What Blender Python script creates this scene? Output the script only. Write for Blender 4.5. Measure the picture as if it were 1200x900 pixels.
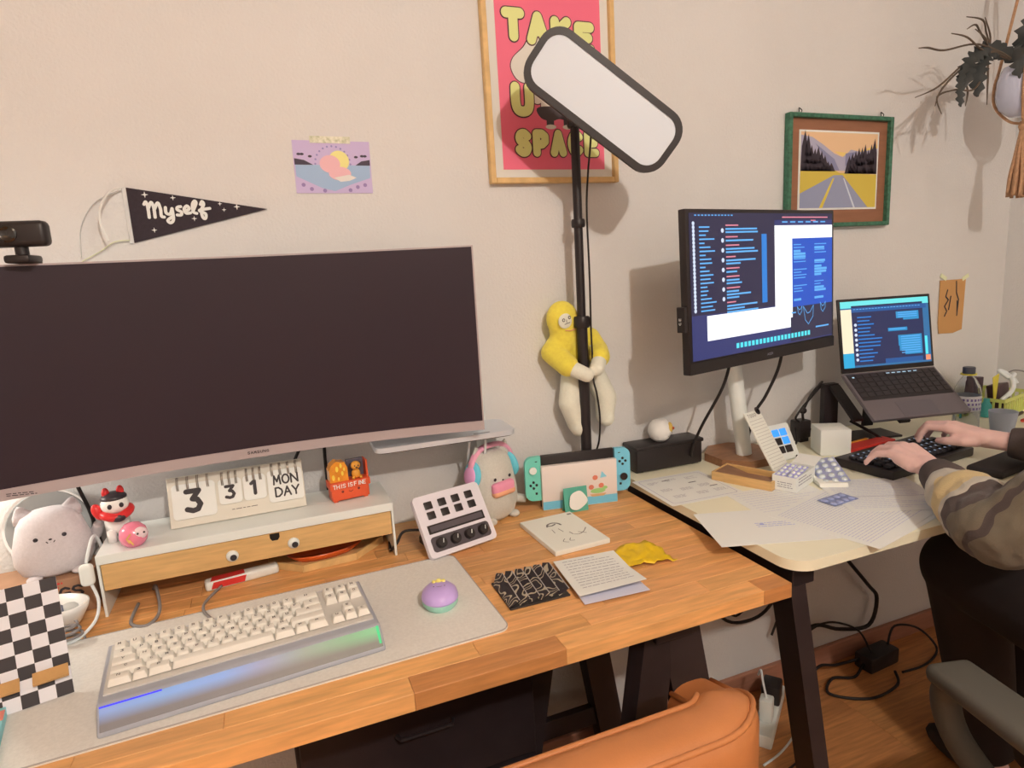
import bpy, bmesh, math, random
from mathutils import Vector, Matrix, Euler
random.seed(7)
SC = bpy.context.scene
COL = SC.collection
for o in list(bpy.data.objects):
    bpy.data.objects.remove(o, do_unlink=True)
R = math.radians

# ------------------------------------------------------------------ camera
def look_axes(yaw, pitch, roll):
    cy, sy, cp, sp = math.cos(yaw), math.sin(yaw), math.cos(pitch), math.sin(pitch)
    f = Vector((sy * cp, cy * cp, -sp)); r = Vector((cy, -sy, 0)); u = r.cross(f)
    c, s = math.cos(roll), math.sin(roll)
    return c * r + s * u, -s * r + c * u, f
cam_d = bpy.data.cameras.new('camera')
cam = bpy.data.objects.new('camera', cam_d); COL.objects.link(cam)
ax_r, ax_u, ax_f = look_axes(R(20.945), R(10.203), R(-3.262))
cam.matrix_world = Matrix(((ax_r.x, ax_u.x, -ax_f.x, 0.0), (ax_r.y, ax_u.y, -ax_f.y, -1.36),
                           (ax_r.z, ax_u.z, -ax_f.z, 1.279), (0, 0, 0, 1)))
cam_d.sensor_width = 36.0; cam_d.lens = 744.3 / 1200 * 36.0
cam_d.clip_start = 0.02
SC.camera = cam

# ------------------------------------------------------------------ world, exposure
wd = bpy.data.worlds.new('world'); SC.world = wd; wd.use_nodes = True
wd.node_tree.nodes['Background'].inputs[0].default_value = (0.02, 0.017, 0.015, 1)
wd.node_tree.nodes['Background'].inputs[1].default_value = 1.0
SC.view_settings.view_transform = 'Standard'; SC.view_settings.look = 'None'
SC.view_settings.gamma = 1.0; SC.view_settings.use_curve_mapping = False
SC.view_settings.exposure = 0.16
LAMP_POS = (0.40, -2.35, 2.27); LAMP_W = 75.0; LAMP_COL = (1.0, 0.895, 0.79); LAMP_R = 0.035
FILL_LAMP_POS = (-1.2, -2.9, 1.72); FILL_LAMP_W = 46.0; FILL_LAMP_COL = (1.0, 0.64, 0.40)
ASSUMED_DESKLAMP_POS = (-0.57, -0.10, 1.04); ASSUMED_DESKLAMP_W = 2.4; ASSUMED_DESKLAMP_COL = (1.0, 0.93, 0.80)

# ------------------------------------------------------------------ materials
def lin(c):
    c = c / 255.0
    return c / 12.92 if c <= 0.04045 else ((c + 0.055) / 1.055) ** 2.4
WHITE = tuple(lin(v) for v in (228, 209, 190))
def ph(r, g, b, k=1.0):
    """albedo of a thing whose colour under the room's warm lamp reads r, g, b"""
    return tuple(min(0.9, lin(v) / w * 0.8 * k) for v, w in zip((r, g, b), WHITE))
MATS = {}
def mat(name, col, rough=0.5, metal=0.0, var=0.0, vscale=20.0, bump=0.0, bscale=300.0, spec=0.5, emit=None, estr=0.0,
        trans=0.0, alpha=1.0, ior=1.45, stretch=(1, 1, 1), sheen=0.0, coat=0.0, tint=False, col2=None, sss=0.0):
    if name in MATS: return MATS[name]
    m = bpy.data.materials.new(name); m.use_nodes = True
    nt = m.node_tree; N = nt.nodes; L = nt.links
    b = N['Principled BSDF']
    b.inputs['Base Color'].default_value = (*col, 1)
    b.inputs['Roughness'].default_value = rough; b.inputs['Metallic'].default_value = metal
    b.inputs['Specular IOR Level'].default_value = spec
    b.inputs['IOR'].default_value = ior
    b.inputs['Transmission Weight'].default_value = trans
    b.inputs['Alpha'].default_value = alpha
    b.inputs['Sheen Weight'].default_value = sheen
    b.inputs['Coat Weight'].default_value = coat
    if sss: b.inputs['Subsurface Weight'].default_value = sss; b.inputs['Subsurface Radius'].default_value = (.01, .004, .002)
    if emit is not None:
        b.inputs['Emission Color'].default_value = (*emit, 1); b.inputs['Emission Strength'].default_value = estr
    if var or bump or tint:
        tc = N.new('ShaderNodeTexCoord'); mp = N.new('ShaderNodeMapping'); mp.inputs['Scale'].default_value = stretch
        L.new(tc.outputs['Object'], mp.inputs['Vector'])
    src = None
    if var:
        nz = N.new('ShaderNodeTexNoise'); nz.noise_dimensions = '4D'; nz.inputs['Scale'].default_value = vscale
        nz.inputs['Detail'].default_value = 5
        oi = N.new('ShaderNodeObjectInfo'); mm = N.new('ShaderNodeMath'); mm.operation = 'MULTIPLY'; mm.inputs[1].default_value = 37
        L.new(oi.outputs['Random'], mm.inputs[0]); L.new(mm.outputs[0], nz.inputs['W'])
        L.new(mp.outputs[0], nz.inputs['Vector'])
        cr = N.new('ShaderNodeValToRGB')
        c2 = col2 if col2 else tuple(c * (1 - var) for c in col)
        c1 = col if col2 else tuple(min(.92, c * (1 + var)) for c in col)
        cr.color_ramp.elements[0].position = .32; cr.color_ramp.elements[1].position = .68
        cr.color_ramp.elements[0].color = (*c2, 1); cr.color_ramp.elements[1].color = (*c1, 1)
        L.new(nz.outputs['Fac'], cr.inputs['Fac']); src = cr.outputs['Color']
    if tint:
        oi = N.new('ShaderNodeObjectInfo'); mx = N.new('ShaderNodeMix'); mx.data_type = 'RGBA'; mx.blend_type = 'MULTIPLY'
        mx.inputs['Factor'].default_value = 1.0
        if src: L.new(src, mx.inputs['A'])
        else: mx.inputs['A'].default_value = (*col, 1)
        L.new(oi.outputs['Color'], mx.inputs['B']); src = mx.outputs['Result']
    if src: L.new(src, b.inputs['Base Color'])
    if bump:
        n2 = N.new('ShaderNodeTexNoise'); n2.inputs['Scale'].default_value = bscale; n2.inputs['Detail'].default_value = 4
        bp = N.new('ShaderNodeBump'); bp.inputs['Strength'].default_value = bump; bp.inputs['Distance'].default_value = 0.002
        L.new(mp.outputs[0], n2.inputs['Vector']); L.new(n2.outputs['Fac'], bp.inputs['Height']); L.new(bp.outputs[0], b.inputs['Normal'])
    MATS[name] = m
    return m
def flat(name, rgb, rough=0.6, **k): return mat(name, ph(*rgb), rough, **k)
def glow(name, rgb, s=1.0):
    c = tuple(lin(v) for v in rgb)
    return mat(name, (0.01, 0.01, 0.01), 0.3, emit=c, estr=s)

# runs of print too fine to pick apart stay joined
PRINT_STUFF = {'printed_text', 'table_text', 'small_print', 'text_lines', 'page_text', 'name_lines', 'chat_text', 'chat_rows', 'dock_icons', 'menu_bar', 'avatar_icons', 'key_legends', 'red_lettering', 'model_lettering', 'label_print', 'address_print', 'ruled_lines', 'lit_keys', 'printed_stars', 'check_print', 'ink_drawing', 'flame_lick', 'dark_entries', 'table_frame', 'halo', 'flowers', 'palm', 'brush_marks', 'logo_lettering', 'module_print', 'heading_print'}
# ------------------------------------------------------------------ mesh helpers
class MB:
    def __init__(s): s.bm = bmesh.new()
    def box(s, sx, sy, sz, loc=(0, 0, 0), rot=(0, 0, 0), bev=0.0, seg=2):
        t = bmesh.new(); bmesh.ops.create_cube(t, size=1.0)
        bmesh.ops.scale(t, vec=(sx, sy, sz), verts=t.verts)
        if bev: bmesh.ops.bevel(t, geom=list(t.edges), offset=bev, segments=seg, profile=.5, affect='EDGES', clamp_overlap=True)
        s.add(t, Matrix.Translation(loc) @ Euler(rot).to_matrix().to_4x4()); return s
    def add(s, t, M=None):
        if M is not None: t.transform(M)
        me = bpy.data.meshes.new('tmp'); t.to_mesh(me); t.free(); s.bm.from_mesh(me); bpy.data.meshes.remove(me); return s
    def lathe(s, prof, n=24, loc=(0, 0, 0), rot=(0, 0, 0), sc=(1, 1, 1)):
        t = bmesh.new(); rings = []
        for r, z in prof:
            if r < 1e-6: rings.append([t.verts.new((0, 0, z))])
            else: rings.append([t.verts.new((r * math.cos(2 * math.pi * i / n), r * math.sin(2 * math.pi * i / n), z)) for i in range(n)])
        for a, b in zip(rings, rings[1:]):
            for i in range(n):
                j = (i + 1) % n
                if len(a) == 1 and len(b) == 1: continue
                if len(a) == 1: t.faces.new((a[0], b[j], b[i]))
                elif len(b) == 1: t.faces.new((a[i], a[j], b[0]))
                else: t.faces.new((a[i], a[j], b[j], b[i]))
        if len(rings[0]) > 1: t.faces.new(rings[0][::-1])
        if len(rings[-1]) > 1: t.faces.new(rings[-1])
        bmesh.ops.recalc_face_normals(t, faces=t.faces)
        s.add(t, Matrix.Translation(loc) @ Euler(rot).to_matrix().to_4x4() @ Matrix.Diagonal((*sc, 1))); return s
    def ball(s, rx, ry, rz, loc=(0, 0, 0), rot=(0, 0, 0), n=20, m=12):
        prof = [(math.sin(math.pi * i / m), -math.cos(math.pi * i / m)) for i in range(m + 1)]
        prof[0] = (0, -1); prof[-1] = (0, 1)
        return s.lathe(prof, n, loc, rot, (rx, ry, rz))
    def prism(s, pts, z0, z1, M=None):
        """polygon in XY, extruded along Z"""
        t = bmesh.new()
        a = [t.verts.new((x, y, z0)) for x, y in pts]; b = [t.verts.new((x, y, z1)) for x, y in pts]
        t.faces.new(a[::-1]); t.faces.new(b)
        for i in range(len(pts)):
            j = (i + 1) % len(pts); t.faces.new((a[i], a[j], b[j], b[i]))
        bmesh.ops.recalc_face_normals(t, faces=t.faces)
        s.add(t, M); return s
    def tube(s, pts, r, n=8, smooth=True, sub=6, flatz=1.0):
        P = [Vector(p) for p in pts]
        rr = r if isinstance(r, (list, tuple)) else [r] * len(P)
        if smooth and len(P) > 2:
            Q = []; RR = []
            for i in range(len(P) - 1):
                p0 = P[max(i - 1, 0)]; p1 = P[i]; p2 = P[i + 1]; p3 = P[min(i + 2, len(P) - 1)]
                for k in range(sub):
                    t = k / sub
                    Q.append(.5 * ((2 * p1) + (p2 - p0) * t + (2 * p0 - 5 * p1 + 4 * p2 - p3) * t * t + (3 * p1 - p0 - 3 * p2 + p3) * t ** 3))
                    RR.append(rr[i] * (1 - t) + rr[i + 1] * t)
            Q.append(P[-1]); RR.append(rr[-1]); P, rr = Q, RR
        t = bmesh.new(); rings = []; up = None
        for i, p in enumerate(P):
            d = (P[min(i + 1, len(P) - 1)] - P[max(i - 1, 0)])
            d = d.normalized() if d.length > 1e-9 else Vector((0, 0, 1))
            if up is None: up = Vector((0, 0, 1)) if abs(d.z) < .9 else Vector((0, 1, 0))
            x = up.cross(d).normalized(); y = d.cross(x).normalized(); up = y
            rings.append([t.verts.new(p + x * (rr[i] * math.cos(2 * math.pi * k / n)) + y * (rr[i] * flatz * math.sin(2 * math.pi * k / n))) for k in range(n)])
        for a, b in zip(rings, rings[1:]):
            for k in range(n):
                j = (k + 1) % n; t.faces.new((a[k], a[j], b[j], b[k]))
        t.faces.new(rings[0][::-1]); t.faces.new(rings[-1])
        bmesh.ops.recalc_face_normals(t, faces=t.faces)
        s.add(t); return s
    def quad(s, x, y, w, h, z=0.0):
        vs = [s.bm.verts.new(p) for p in ((x, y, z), (x + w, y, z), (x + w, y + h, z), (x, y + h, z))]
        s.bm.faces.new(vs); return s
    def poly(s, pts, z=0.0):
        s.bm.faces.new([s.bm.verts.new((x, y, z)) for x, y in pts]); return s
    def disc(s, x, y, r, z=0.0, ry=None, n=20, a=0):
        ry = ry or r; ca, sa = math.cos(a), math.sin(a)
        return s.poly([(x + ca * r * math.cos(2 * math.pi * i / n) - sa * ry * math.sin(2 * math.pi * i / n),
                        y + sa * r * math.cos(2 * math.pi * i / n) + ca * ry * math.sin(2 * math.pi * i / n)) for i in range(n)], z)
    def stroke(s, lines, w, z=0.0, ox=0, oy=0, sx=1, sy=1, smooth=False):
        """flat strokes with round ends: print lettering in the XY plane"""
        zz = z
        for ln in lines:
            P = [(ox + x * sx, oy + y * sy) for x, y in ln]
            if smooth and len(P) > 2:
                Q = []
                for i in range(len(P) - 1):
                    p0, p1, p2, p3 = P[max(i - 1, 0)], P[i], P[i + 1], P[min(i + 2, len(P) - 1)]
                    for k in range(5):
                        t = k / 5
                        Q.append(tuple(.5 * (2 * p1[q] + (p2[q] - p0[q]) * t + (2 * p0[q] - 5 * p1[q] + 4 * p2[q] - p3[q]) * t * t + (3 * p1[q] - p0[q] - 3 * p2[q] + p3[q]) * t ** 3) for q in (0, 1)))
                Q.append(P[-1]); P = Q
            for (x0, y0), (x1, y1) in zip(P, P[1:]):
                dx, dy = x1 - x0, y1 - y0; l = math.hypot(dx, dy)
                if l < 1e-9: continue
                nx, ny = -dy / l * w / 2, dx / l * w / 2
                zz += 8e-6
                s.poly([(x0 - nx, y0 - ny), (x1 - nx, y1 - ny), (x1 + nx, y1 + ny), (x0 + nx, y0 + ny)], zz)
            for x, y in P:
                zz += 8e-6; s.disc(x, y, w / 2, zz, n=16)
        return s
    def build(s, name, m, parent=None, loc=(0, 0, 0), rot=(0, 0, 0), smooth=False, label=None, kind=None, mods=None):
        me = bpy.data.meshes.new(name); s.bm.to_mesh(me); s.bm.free()
        for mm in (m if isinstance(m, list) else [m]): me.materials.append(mm)
        if smooth:
            me.polygons.foreach_set('use_smooth', [True] * len(me.polygons))
            if smooth == 'auto':
                try: me.set_sharp_from_angle(angle=R(40))
                except Exception: pass
        o = bpy.data.objects.new(name, me); COL.objects.link(o)
        o.location = loc; o.rotation_euler = rot
        if parent: o.parent = parent
        if label: o['label'] = label
        if name in PRINT_STUFF: kind = 'stuff'
        if kind: o['kind'] = kind
        return o
def tag(o, label, cat, group=None):
    o['label'] = label; o['category'] = cat
    if group: o['group'] = group
    return o
def thing(name, label, cat, loc=(0, 0, 0), rot=0.0, group=None):
    o = bpy.data.objects.new(name, None); COL.objects.link(o); o.empty_display_size = .02
    o.location = loc; o.rotation_euler = rot if isinstance(rot, tuple) else (0, 0, rot)
    return tag(o, label, cat, group)
def inst(src, name, parent, loc=(0, 0, 0), rot=None):
    o = bpy.data.objects.new(name, src.data); COL.objects.link(o)
    o.parent = parent; o.location = loc
    o.rotation_euler = rot if rot else src.rotation_euler
    return o
def rrect(w, h, r, n=6):
    P = []
    for cx, cy, a0 in ((w / 2 - r, h / 2 - r, 0), (-w / 2 + r, h / 2 - r, 90), (-w / 2 + r, -h / 2 + r, 180), (w / 2 - r, -h / 2 + r, 270)):
        for i in range(n + 1):
            a = R(a0 + 90 * i / n); P.append((cx + r * math.cos(a), cy + r * math.sin(a)))
    return P
UP = (R(90), 0, 0)      # a print drawn in XY, stood upright, seen from -Y

# stroke alphabet on a 0..1 box
GL = {
 'T': [[(0, 1), (1, 1)], [(.5, 1), (.5, 0)]], 'A': [[(0, 0), (.5, 1), (1, 0)], [(.2, .38), (.8, .38)]],
 'K': [[(0, 0), (0, 1)], [(.9, 1), (0, .45), (1, 0)]], 'E': [[(.9, 1), (0, 1), (0, 0), (.9, 0)], [(0, .52), (.75, .52)]],
 'U': [[(0, 1), (0, .35), (.15, .08), (.5, 0), (.85, .08), (1, .35), (1, 1)]],
 'P': [[(0, 0), (0, 1), (.6, 1), (.95, .85), (.95, .6), (.6, .43), (0, .43)]],
 'S': [[(.95, .85), (.6, 1), (.2, .95), (.05, .75), (.25, .55), (.75, .45), (.95, .25), (.75, .03), (.35, 0), (0, .15)]],
 'C': [[(.95, .85), (.6, 1), (.25, .9), (.02, .5), (.25, .1), (.6, 0), (.95, .15)]],
 'H': [[(0, 0), (0, 1)], [(1, 0), (1, 1)], [(0, .5), (1, .5)]], 'I': [[(.5, 0), (.5, 1)]],
 'F': [[(0, 0), (0, 1), (.9, 1)], [(0, .52), (.75, .52)]], 'N': [[(0, 0), (0, 1), (1, 0), (1, 1)]],
 'M': [[(0, 0), (.12, 1), (.5, .3), (.88, 1), (1, 0)]], 'D': [[(0, 0), (0, 1), (.5, 1), (.9, .75), (1, .5), (.9, .25), (.5, 0), (0, 0)]],
 'O': [[(.5 + .5 * math.sin(a * math.pi / 8), .5 + .5 * math.cos(a * math.pi / 8)) for a in range(17)]],
 'Y': [[(0, 1), (.5, .45), (1, 1)], [(.5, .45), (.5, 0)]], 'G': [[(.95, .85), (.6, 1), (.25, .9), (.02, .5), (.25, .1), (.6, 0), (.95, .15), (.95, .45), (.55, .45)]],
 '3': [[(.02, 1), (.9, 1), (.42, .6), (.75, .55), (.95, .3), (.75, .05), (.4, 0), (.0, .1)]], '1': [[(.15, .82), (.55, 1), (.55, 0)]],
 'R': [[(0, 0), (0, 1), (.6, 1), (.95, .8), (.6, .48), (0, .48)], [(.5, .48), (1, 0)]], 'L': [[(0, 1), (0, 0), (.8, 0)]],
 'B': [[(0, 0), (0, 1), (.6, 1), (.85, .78), (.6, .53), (0, .53)], [(.6, .53), (.95, .28), (.6, 0), (0, 0)]],
}
def word(mb, txt, x, y, h, w, gap, sw, z=0.0, jig=None):
    for i, c in enumerate(txt):
        if c in GL:
            mb.stroke(GL[c], sw, z + i * 3e-6, x, y + (jig[i] if jig else 0), w, h)
        x += w * (1.0 if c != 'I' else .7) + gap
    return mb
def text_rows(mb, x0, y0, x1, y1, row, th, z, seed=1, fill=.85):
    rg = random.Random(seed); y = y1
    while y > y0:
        x = x0; end = x0 + (x1 - x0) * (fill + (1 - fill) * rg.random() if rg.random() > .2 else rg.uniform(.3, .8))
        while x < end - .002:
            w = min(rg.uniform(.004, .013), end - x); mb.quad(x, y, w, th, z); x += w + .0018
        y -= row
    return mb

# ------------------------------------------------------------------ common materials
M_WALL = mat('textured_wall_paint', ph(229, 211, 193, .92), 0.85, var=.03, vscale=3, bump=.8, bscale=170)
M_CEIL = mat('ceiling_paint', (.78, .68, .56), 0.9)
M_FLOOR = mat('floor_laminate', ph(196, 128, 72), 0.42, var=.22, vscale=9, stretch=(1, 14, 14), bump=.05, bscale=60, tint=True)
M_BASE = mat('baseboard_wood', ph(170, 112, 84), 0.5, var=.12, vscale=8, stretch=(1, 12, 12))
M_STAVE = mat('butcher_block_wood', ph(224, 157, 94), 0.42, var=.17, vscale=14, stretch=(1, 9, 9), bump=.04, bscale=90, tint=True)
M_BLACKWOOD = mat('black_stained_wood', (.026, .019, .023), 0.5, var=.15, vscale=20)
M_BLACKMETAL = mat('black_painted_metal', (.022, .017, .02), 0.42)
M_BLACKPL = mat('black_plastic', (.022, .018, .02), 0.4)
M_BLACKMAT = mat('matte_black_plastic', (.02, .017, .018), 0.65)
M_CABLE = mat('black_cable', (.015, .012, .013), 0.5)
M_WCABLE = mat('white_cable', ph(225, 215, 205), 0.45)
M_WHITE = mat('white_laminate', ph(232, 220, 208), 0.4)
M_WHITEPL = mat('white_plastic', ph(232, 224, 216), 0.35)
M_PAPER = mat('white_paper', ph(235, 222, 216), 0.7)
M_CREAM = mat('cream_paper', ph(236, 222, 196), 0.7)
M_INK = mat('black_ink', ph(52, 44, 44), 0.6)
M_GREYINK = mat('grey_ink', ph(150, 140, 142), 0.7)
M_SILVER = mat('silver_plastic', ph(205, 190, 180), 0.35, metal=.3)
M_CHROME = mat('chrome', (.75, .73, .7), 0.2, metal=1.0)
M_ALU = mat('grey_aluminium', ph(128, 118, 116), 0.45, metal=.5)
M_OAK = mat('light_oak', ph(212, 160, 98), 0.5, var=.12, vscale=16, stretch=(1, 10, 10))
M_BEECH = mat('pale_frame_wood', ph(222, 172, 108), 0.5, var=.12, vscale=14, stretch=(3, 3, 3))
M_PLY = mat('plywood_edge', ph(196, 142, 84), 0.6, var=.1, vscale=30)
M_WALNUT = mat('brown_wood', ph(150, 100, 66), 0.45, var=.18, vscale=14, stretch=(2, 9, 9))
M_TAPE = mat('washi_tape', ph(232, 220, 170), 0.6)
# ------------------------------------------------------------------ room shell
X0, X1, Y0, Y1, ZC = -2.2, 2.25, -3.8, 0.0, 2.45
def struct(o): o['kind'] = 'structure'; return o
struct(MB().box(X1 - X0 + .2, .1, ZC + .1, ((X0 + X1) / 2, .05, ZC / 2 - .05)).build('wall_back', M_WALL))
struct(MB().box(X1 - X0 + .2, .1, ZC + .1, ((X0 + X1) / 2, Y0 - .05, ZC / 2 - .05)).build('wall_front', M_WALL))
struct(MB().box(.1, Y1 - Y0, ZC + .1, (X1 + .05, (Y0 + Y1) / 2, ZC / 2 - .05)).build('wall_right', M_WALL))
struct(MB().box(.1, Y1 - Y0, ZC + .1, (X0 - .05, (Y0 + Y1) / 2, ZC / 2 - .05)).build('wall_left', M_WALL))
struct(MB().box(X1 - X0, Y1 - Y0, .1, ((X0 + X1) / 2, (Y0 + Y1) / 2, ZC + .05)).build('ceiling', M_CEIL))
floor = struct(MB().box(X1 - X0, Y1 - Y0, .08, ((X0 + X1) / 2, (Y0 + Y1) / 2, -.052)).build('floor', mat('floor_underlay', (.05, .03, .02), .8)))
rg = random.Random(3); y = Y1; row = 0
while y > Y0 + .01:
    w = min(.19, y - Y0); x = X0 - rg.uniform(0, .9)
    while x < X1 - .01:
        a, b = max(x, X0), min(x + 1.28, X1); x += 1.28
        if b - a < .02: continue
        o = MB().box(b - a - .0012, w - .0012, .012).build('plank', M_FLOOR, floor, ((a + b) / 2, y - w / 2, -.006))
        v = rg.uniform(.82, 1.08); o.color = (v, v * rg.uniform(.96, 1.02), v * .98, 1)
    y -= .19
struct(MB().box(X1 - X0, .014, .065, ((X0 + X1) / 2, -.007, .0325), bev=.003).build('baseboard_back', M_BASE))
struct(MB().box(.014, Y1 - Y0 - .03, .065, (X1 - .007, (Y0 + Y1) / 2, .0325), bev=.003).build('baseboard_right', M_BASE))

# assumed pendant lamp, unseen, that lights the room (behind the photographer)
t = thing('assumed_pendant_lamp', 'assumed bare bulb pendant lamp hanging unseen from the ceiling behind the desks', 'lamp', (LAMP_POS[0], LAMP_POS[1], ZC))
MB().lathe([(0, 0), (.05, 0), (.05, -.015), (.03, -.03), (0, -.03)], 24).build('canopy', M_WHITEPL, t, smooth='auto')
MB().tube([(0, 0, -.03), (0, 0, -.09)], .003).build('cord', M_WCABLE, t)
MB().lathe([(0, -.085), (.018, -.085), (.018, -.115), (0, -.115)], 20).build('socket', M_WHITEPL, t, smooth='auto')
ld = bpy.data.lights.new('assumed_pendant_bulb', 'POINT'); ld.energy = LAMP_W; ld.color = LAMP_COL; ld.shadow_soft_size = LAMP_R
lo = bpy.data.objects.new('bulb_light', ld); COL.objects.link(lo); lo.parent = t; lo.location = (0, 0, LAMP_POS[2] - ZC)
# added fill light, out of view: an uplighter bounced softly off the ceiling
t = thing('added_fill_lamp', 'added white fill-light uplighter standing unseen behind the photographer', 'lamp', (FILL_LAMP_POS[0], FILL_LAMP_POS[1], 0))
MB().lathe([(0, 0), (.14, 0), (.14, .02), (.02, .03), (0, .03)], 28).build('base', M_WHITEPL, t, smooth='auto')
MB().tube([(0, 0, .02), (0, 0, 1.55)], .011).build('pole', M_WHITEPL, t)
MB().lathe([(.02, 1.53), (.12, 1.60), (.19, 1.70), (.187, 1.70), (.118, 1.606), (.02, 1.536)], 32).build('bowl_shade', M_WHITEPL, t, smooth='auto')
ld = bpy.data.lights.new('fill_lamp_bulb', 'SPOT'); ld.energy = FILL_LAMP_W; ld.color = FILL_LAMP_COL; ld.shadow_soft_size = .08; ld.spot_size = R(130); ld.spot_blend = .6
lo = bpy.data.objects.new('bulb_light', ld); COL.objects.link(lo); lo.parent = t; lo.location = (0, 0, FILL_LAMP_POS[2] - .06); lo.rotation_euler = (R(180), 0, 0)
# assumed desk lamp, unseen at far left, added to brighten wall under monitor
t = thing('assumed_desk_lamp', 'assumed small white globe desk lamp standing unseen at the far left end of the wooden desk', 'lamp', (ASSUMED_DESKLAMP_POS[0], ASSUMED_DESKLAMP_POS[1], .735))
MB().lathe([(0, 0), (.05, 0), (.05, .01), (.012, .018), (0, .018)], 24).build('base', M_WHITEPL, t, smooth='auto')
MB().tube([(0, 0, .015), (0, 0, .245)], .008, 12).build('stem', M_WHITEPL, t, smooth='auto')
MB().lathe([(0, .245), (.016, .245), (.016, .262), (0, .262)], 18).build('socket', M_WHITEPL, t, smooth='auto')
ld = bpy.data.lights.new('assumed_desk_lamp_bulb', 'POINT'); ld.energy = ASSUMED_DESKLAMP_W; ld.color = ASSUMED_DESKLAMP_COL; ld.shadow_soft_size = .03
lo = bpy.data.objects.new('bulb_light', ld); COL.objects.link(lo); lo.parent = t; lo.location = (0, 0, ASSUMED_DESKLAMP_POS[2] - .735)

# ------------------------------------------------------------------ wooden desk (left) built stave by stave
DZ = .735
desk = thing('wooden_desk', 'butcher block wooden desk on black trestles, big monitor on it', 'desk', (0, 0, 0))
rg = random.Random(11)
rows = 15; rw = .595 / rows
for i in range(rows):
    yc = -.60 + rw * (i + .5)
    cuts = [-1.15]
    if i == 0: cuts += [-.72, -.31, .128, .352, .715, .774]
    else:
        x = -1.15 + rg.uniform(.1, .4)
        while x < .774 - .06: cuts.append(x); x += rg.uniform(.16, .5)
        cuts.append(.774)
    for k, (a, b) in enumerate(zip(cuts, cuts[1:])):
        o = MB().box(b - a - .0004, rw - .0004, .026, bev=.0006, seg=1).build('stave', M_STAVE, desk, ((a + b) / 2, yc, DZ - .013))
        v = rg.uniform(.84, 1.06); c = (v, v * rg.uniform(.93, 1.0), v * rg.uniform(.86, .98), 1)
        if i == 0 and k in (3, 5): c = (.70, .58, .50, 1)
        if i == 0 and k in (2, 4): c = (1.04, 1.0, .92, 1)
        o.color = c
def beam(mb, a, b, w, d):
    a = Vector(a); b = Vector(b); v = b - a
    q = v.to_track_quat('Z', 'Y')
    tb = bmesh.new(); bmesh.ops.create_cube(tb, size=1); bmesh.ops.scale(tb, vec=(w, d, v.length), verts=tb.verts)
    mb.add(tb, Matrix.Translation((a + b) / 2) @ q.to_matrix().to_4x4()); return mb
def trestle(x, label):
    t = thing('trestle', label, 'trestle', (x, -.30, 0))
    MB().box(.075, .47, .06, (0, 0, .677), bev=.002).build('top_beam', M_BLACKWOOD, t)
    for sy in (-.205, .205):
        for sx in (-1, 1):
            mb = MB(); beam(mb, (sx * .022, sy, .66), (sx * .135, sy * 1.08, 0.0), .036, .07); mb.build('leg', M_BLACKWOOD, t)
        MB().box(.24, .02, .05, (0, sy * 1.05, .17), bev=.002).build('crossbar', M_BLACKWOOD, t)
    return t
trestle(.585, 'black wooden trestle carrying the right end of the wooden desk')
trestle(-.80, 'black wooden trestle carrying the left end of the wooden desk')
t = thing('drawer_cabinet', 'black drawer cabinet standing in the dark under the wooden desk', 'cabinet', (.18, -.20, 0))
MB().box(.43, .30, .56, (0, 0, .28), bev=.003).build('body', M_BLACKWOOD, t)
for k in range(3):
    d = MB().box(.415, .014, .17, (0, 0, 0), bev=.002).build('drawer', M_BLACKWOOD, t, (0, -.158, .10 + k * .18))
    MB().tube([(-.05, -.012, .04), (-.045, -.025, .04), (.045, -.025, .04), (.05, -.012, .04)], .004, smooth=False).build('handle', M_BLACKMETAL, d)

# ------------------------------------------------------------------ white desk (right)
DW = .765
t = thing('white_desk', 'white laminate desk with rounded corner and black frame, beside the wooden desk', 'desk', (0, 0, 0))
def d2pts():
    P = []
    x0, x1, y0, y1 = .782, 2.22, -.60, -.004
    for cx, cy, a0, r in ((x1 - .03, y1 - .03, 0, .03), (x0 + .01, y1 - .01, 90, .01), (x0 + .045, y0 + .045, 180, .045), (x1 - .03, y0 + .03, 270, .03)):
        for i in range(9):
            a = R(a0 + 90 * i / 8); P.append((cx + r * math.cos(a), cy + r * math.sin(a)))
    return P
MB().prism(d2pts(), DW - .019, DW).build('desktop', mat('white_desk_laminate', ph(240, 220, 182), .4, var=.02, vscale=8), t, smooth='auto')
MB().box(.05, .54, .04, (.83, -.30, .724), bev=.002).build('side_rail', M_BLACKMETAL, t)
MB().box(.05, .54, .04, (2.14, -.30, .724), bev=.002).build('side_rail', M_BLACKMETAL, t)
MB().box(1.26, .03, .04, (1.485, -.06, .724), bev=.002).build('rear_rail', M_BLACKMETAL, t)
for xa, xb, ya, yb in ((.825, .935, -.535, -.555), (.825, .86, -.07, -.05), (2.14, 2.1, -.535, -.555), (2.14, 2.14, -.07, -.05)):
    mb = MB(); beam(mb, (xa, ya, .71), (xb, yb, 0), .066, .03); mb.build('leg', M_BLACKWOOD, t)

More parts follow.
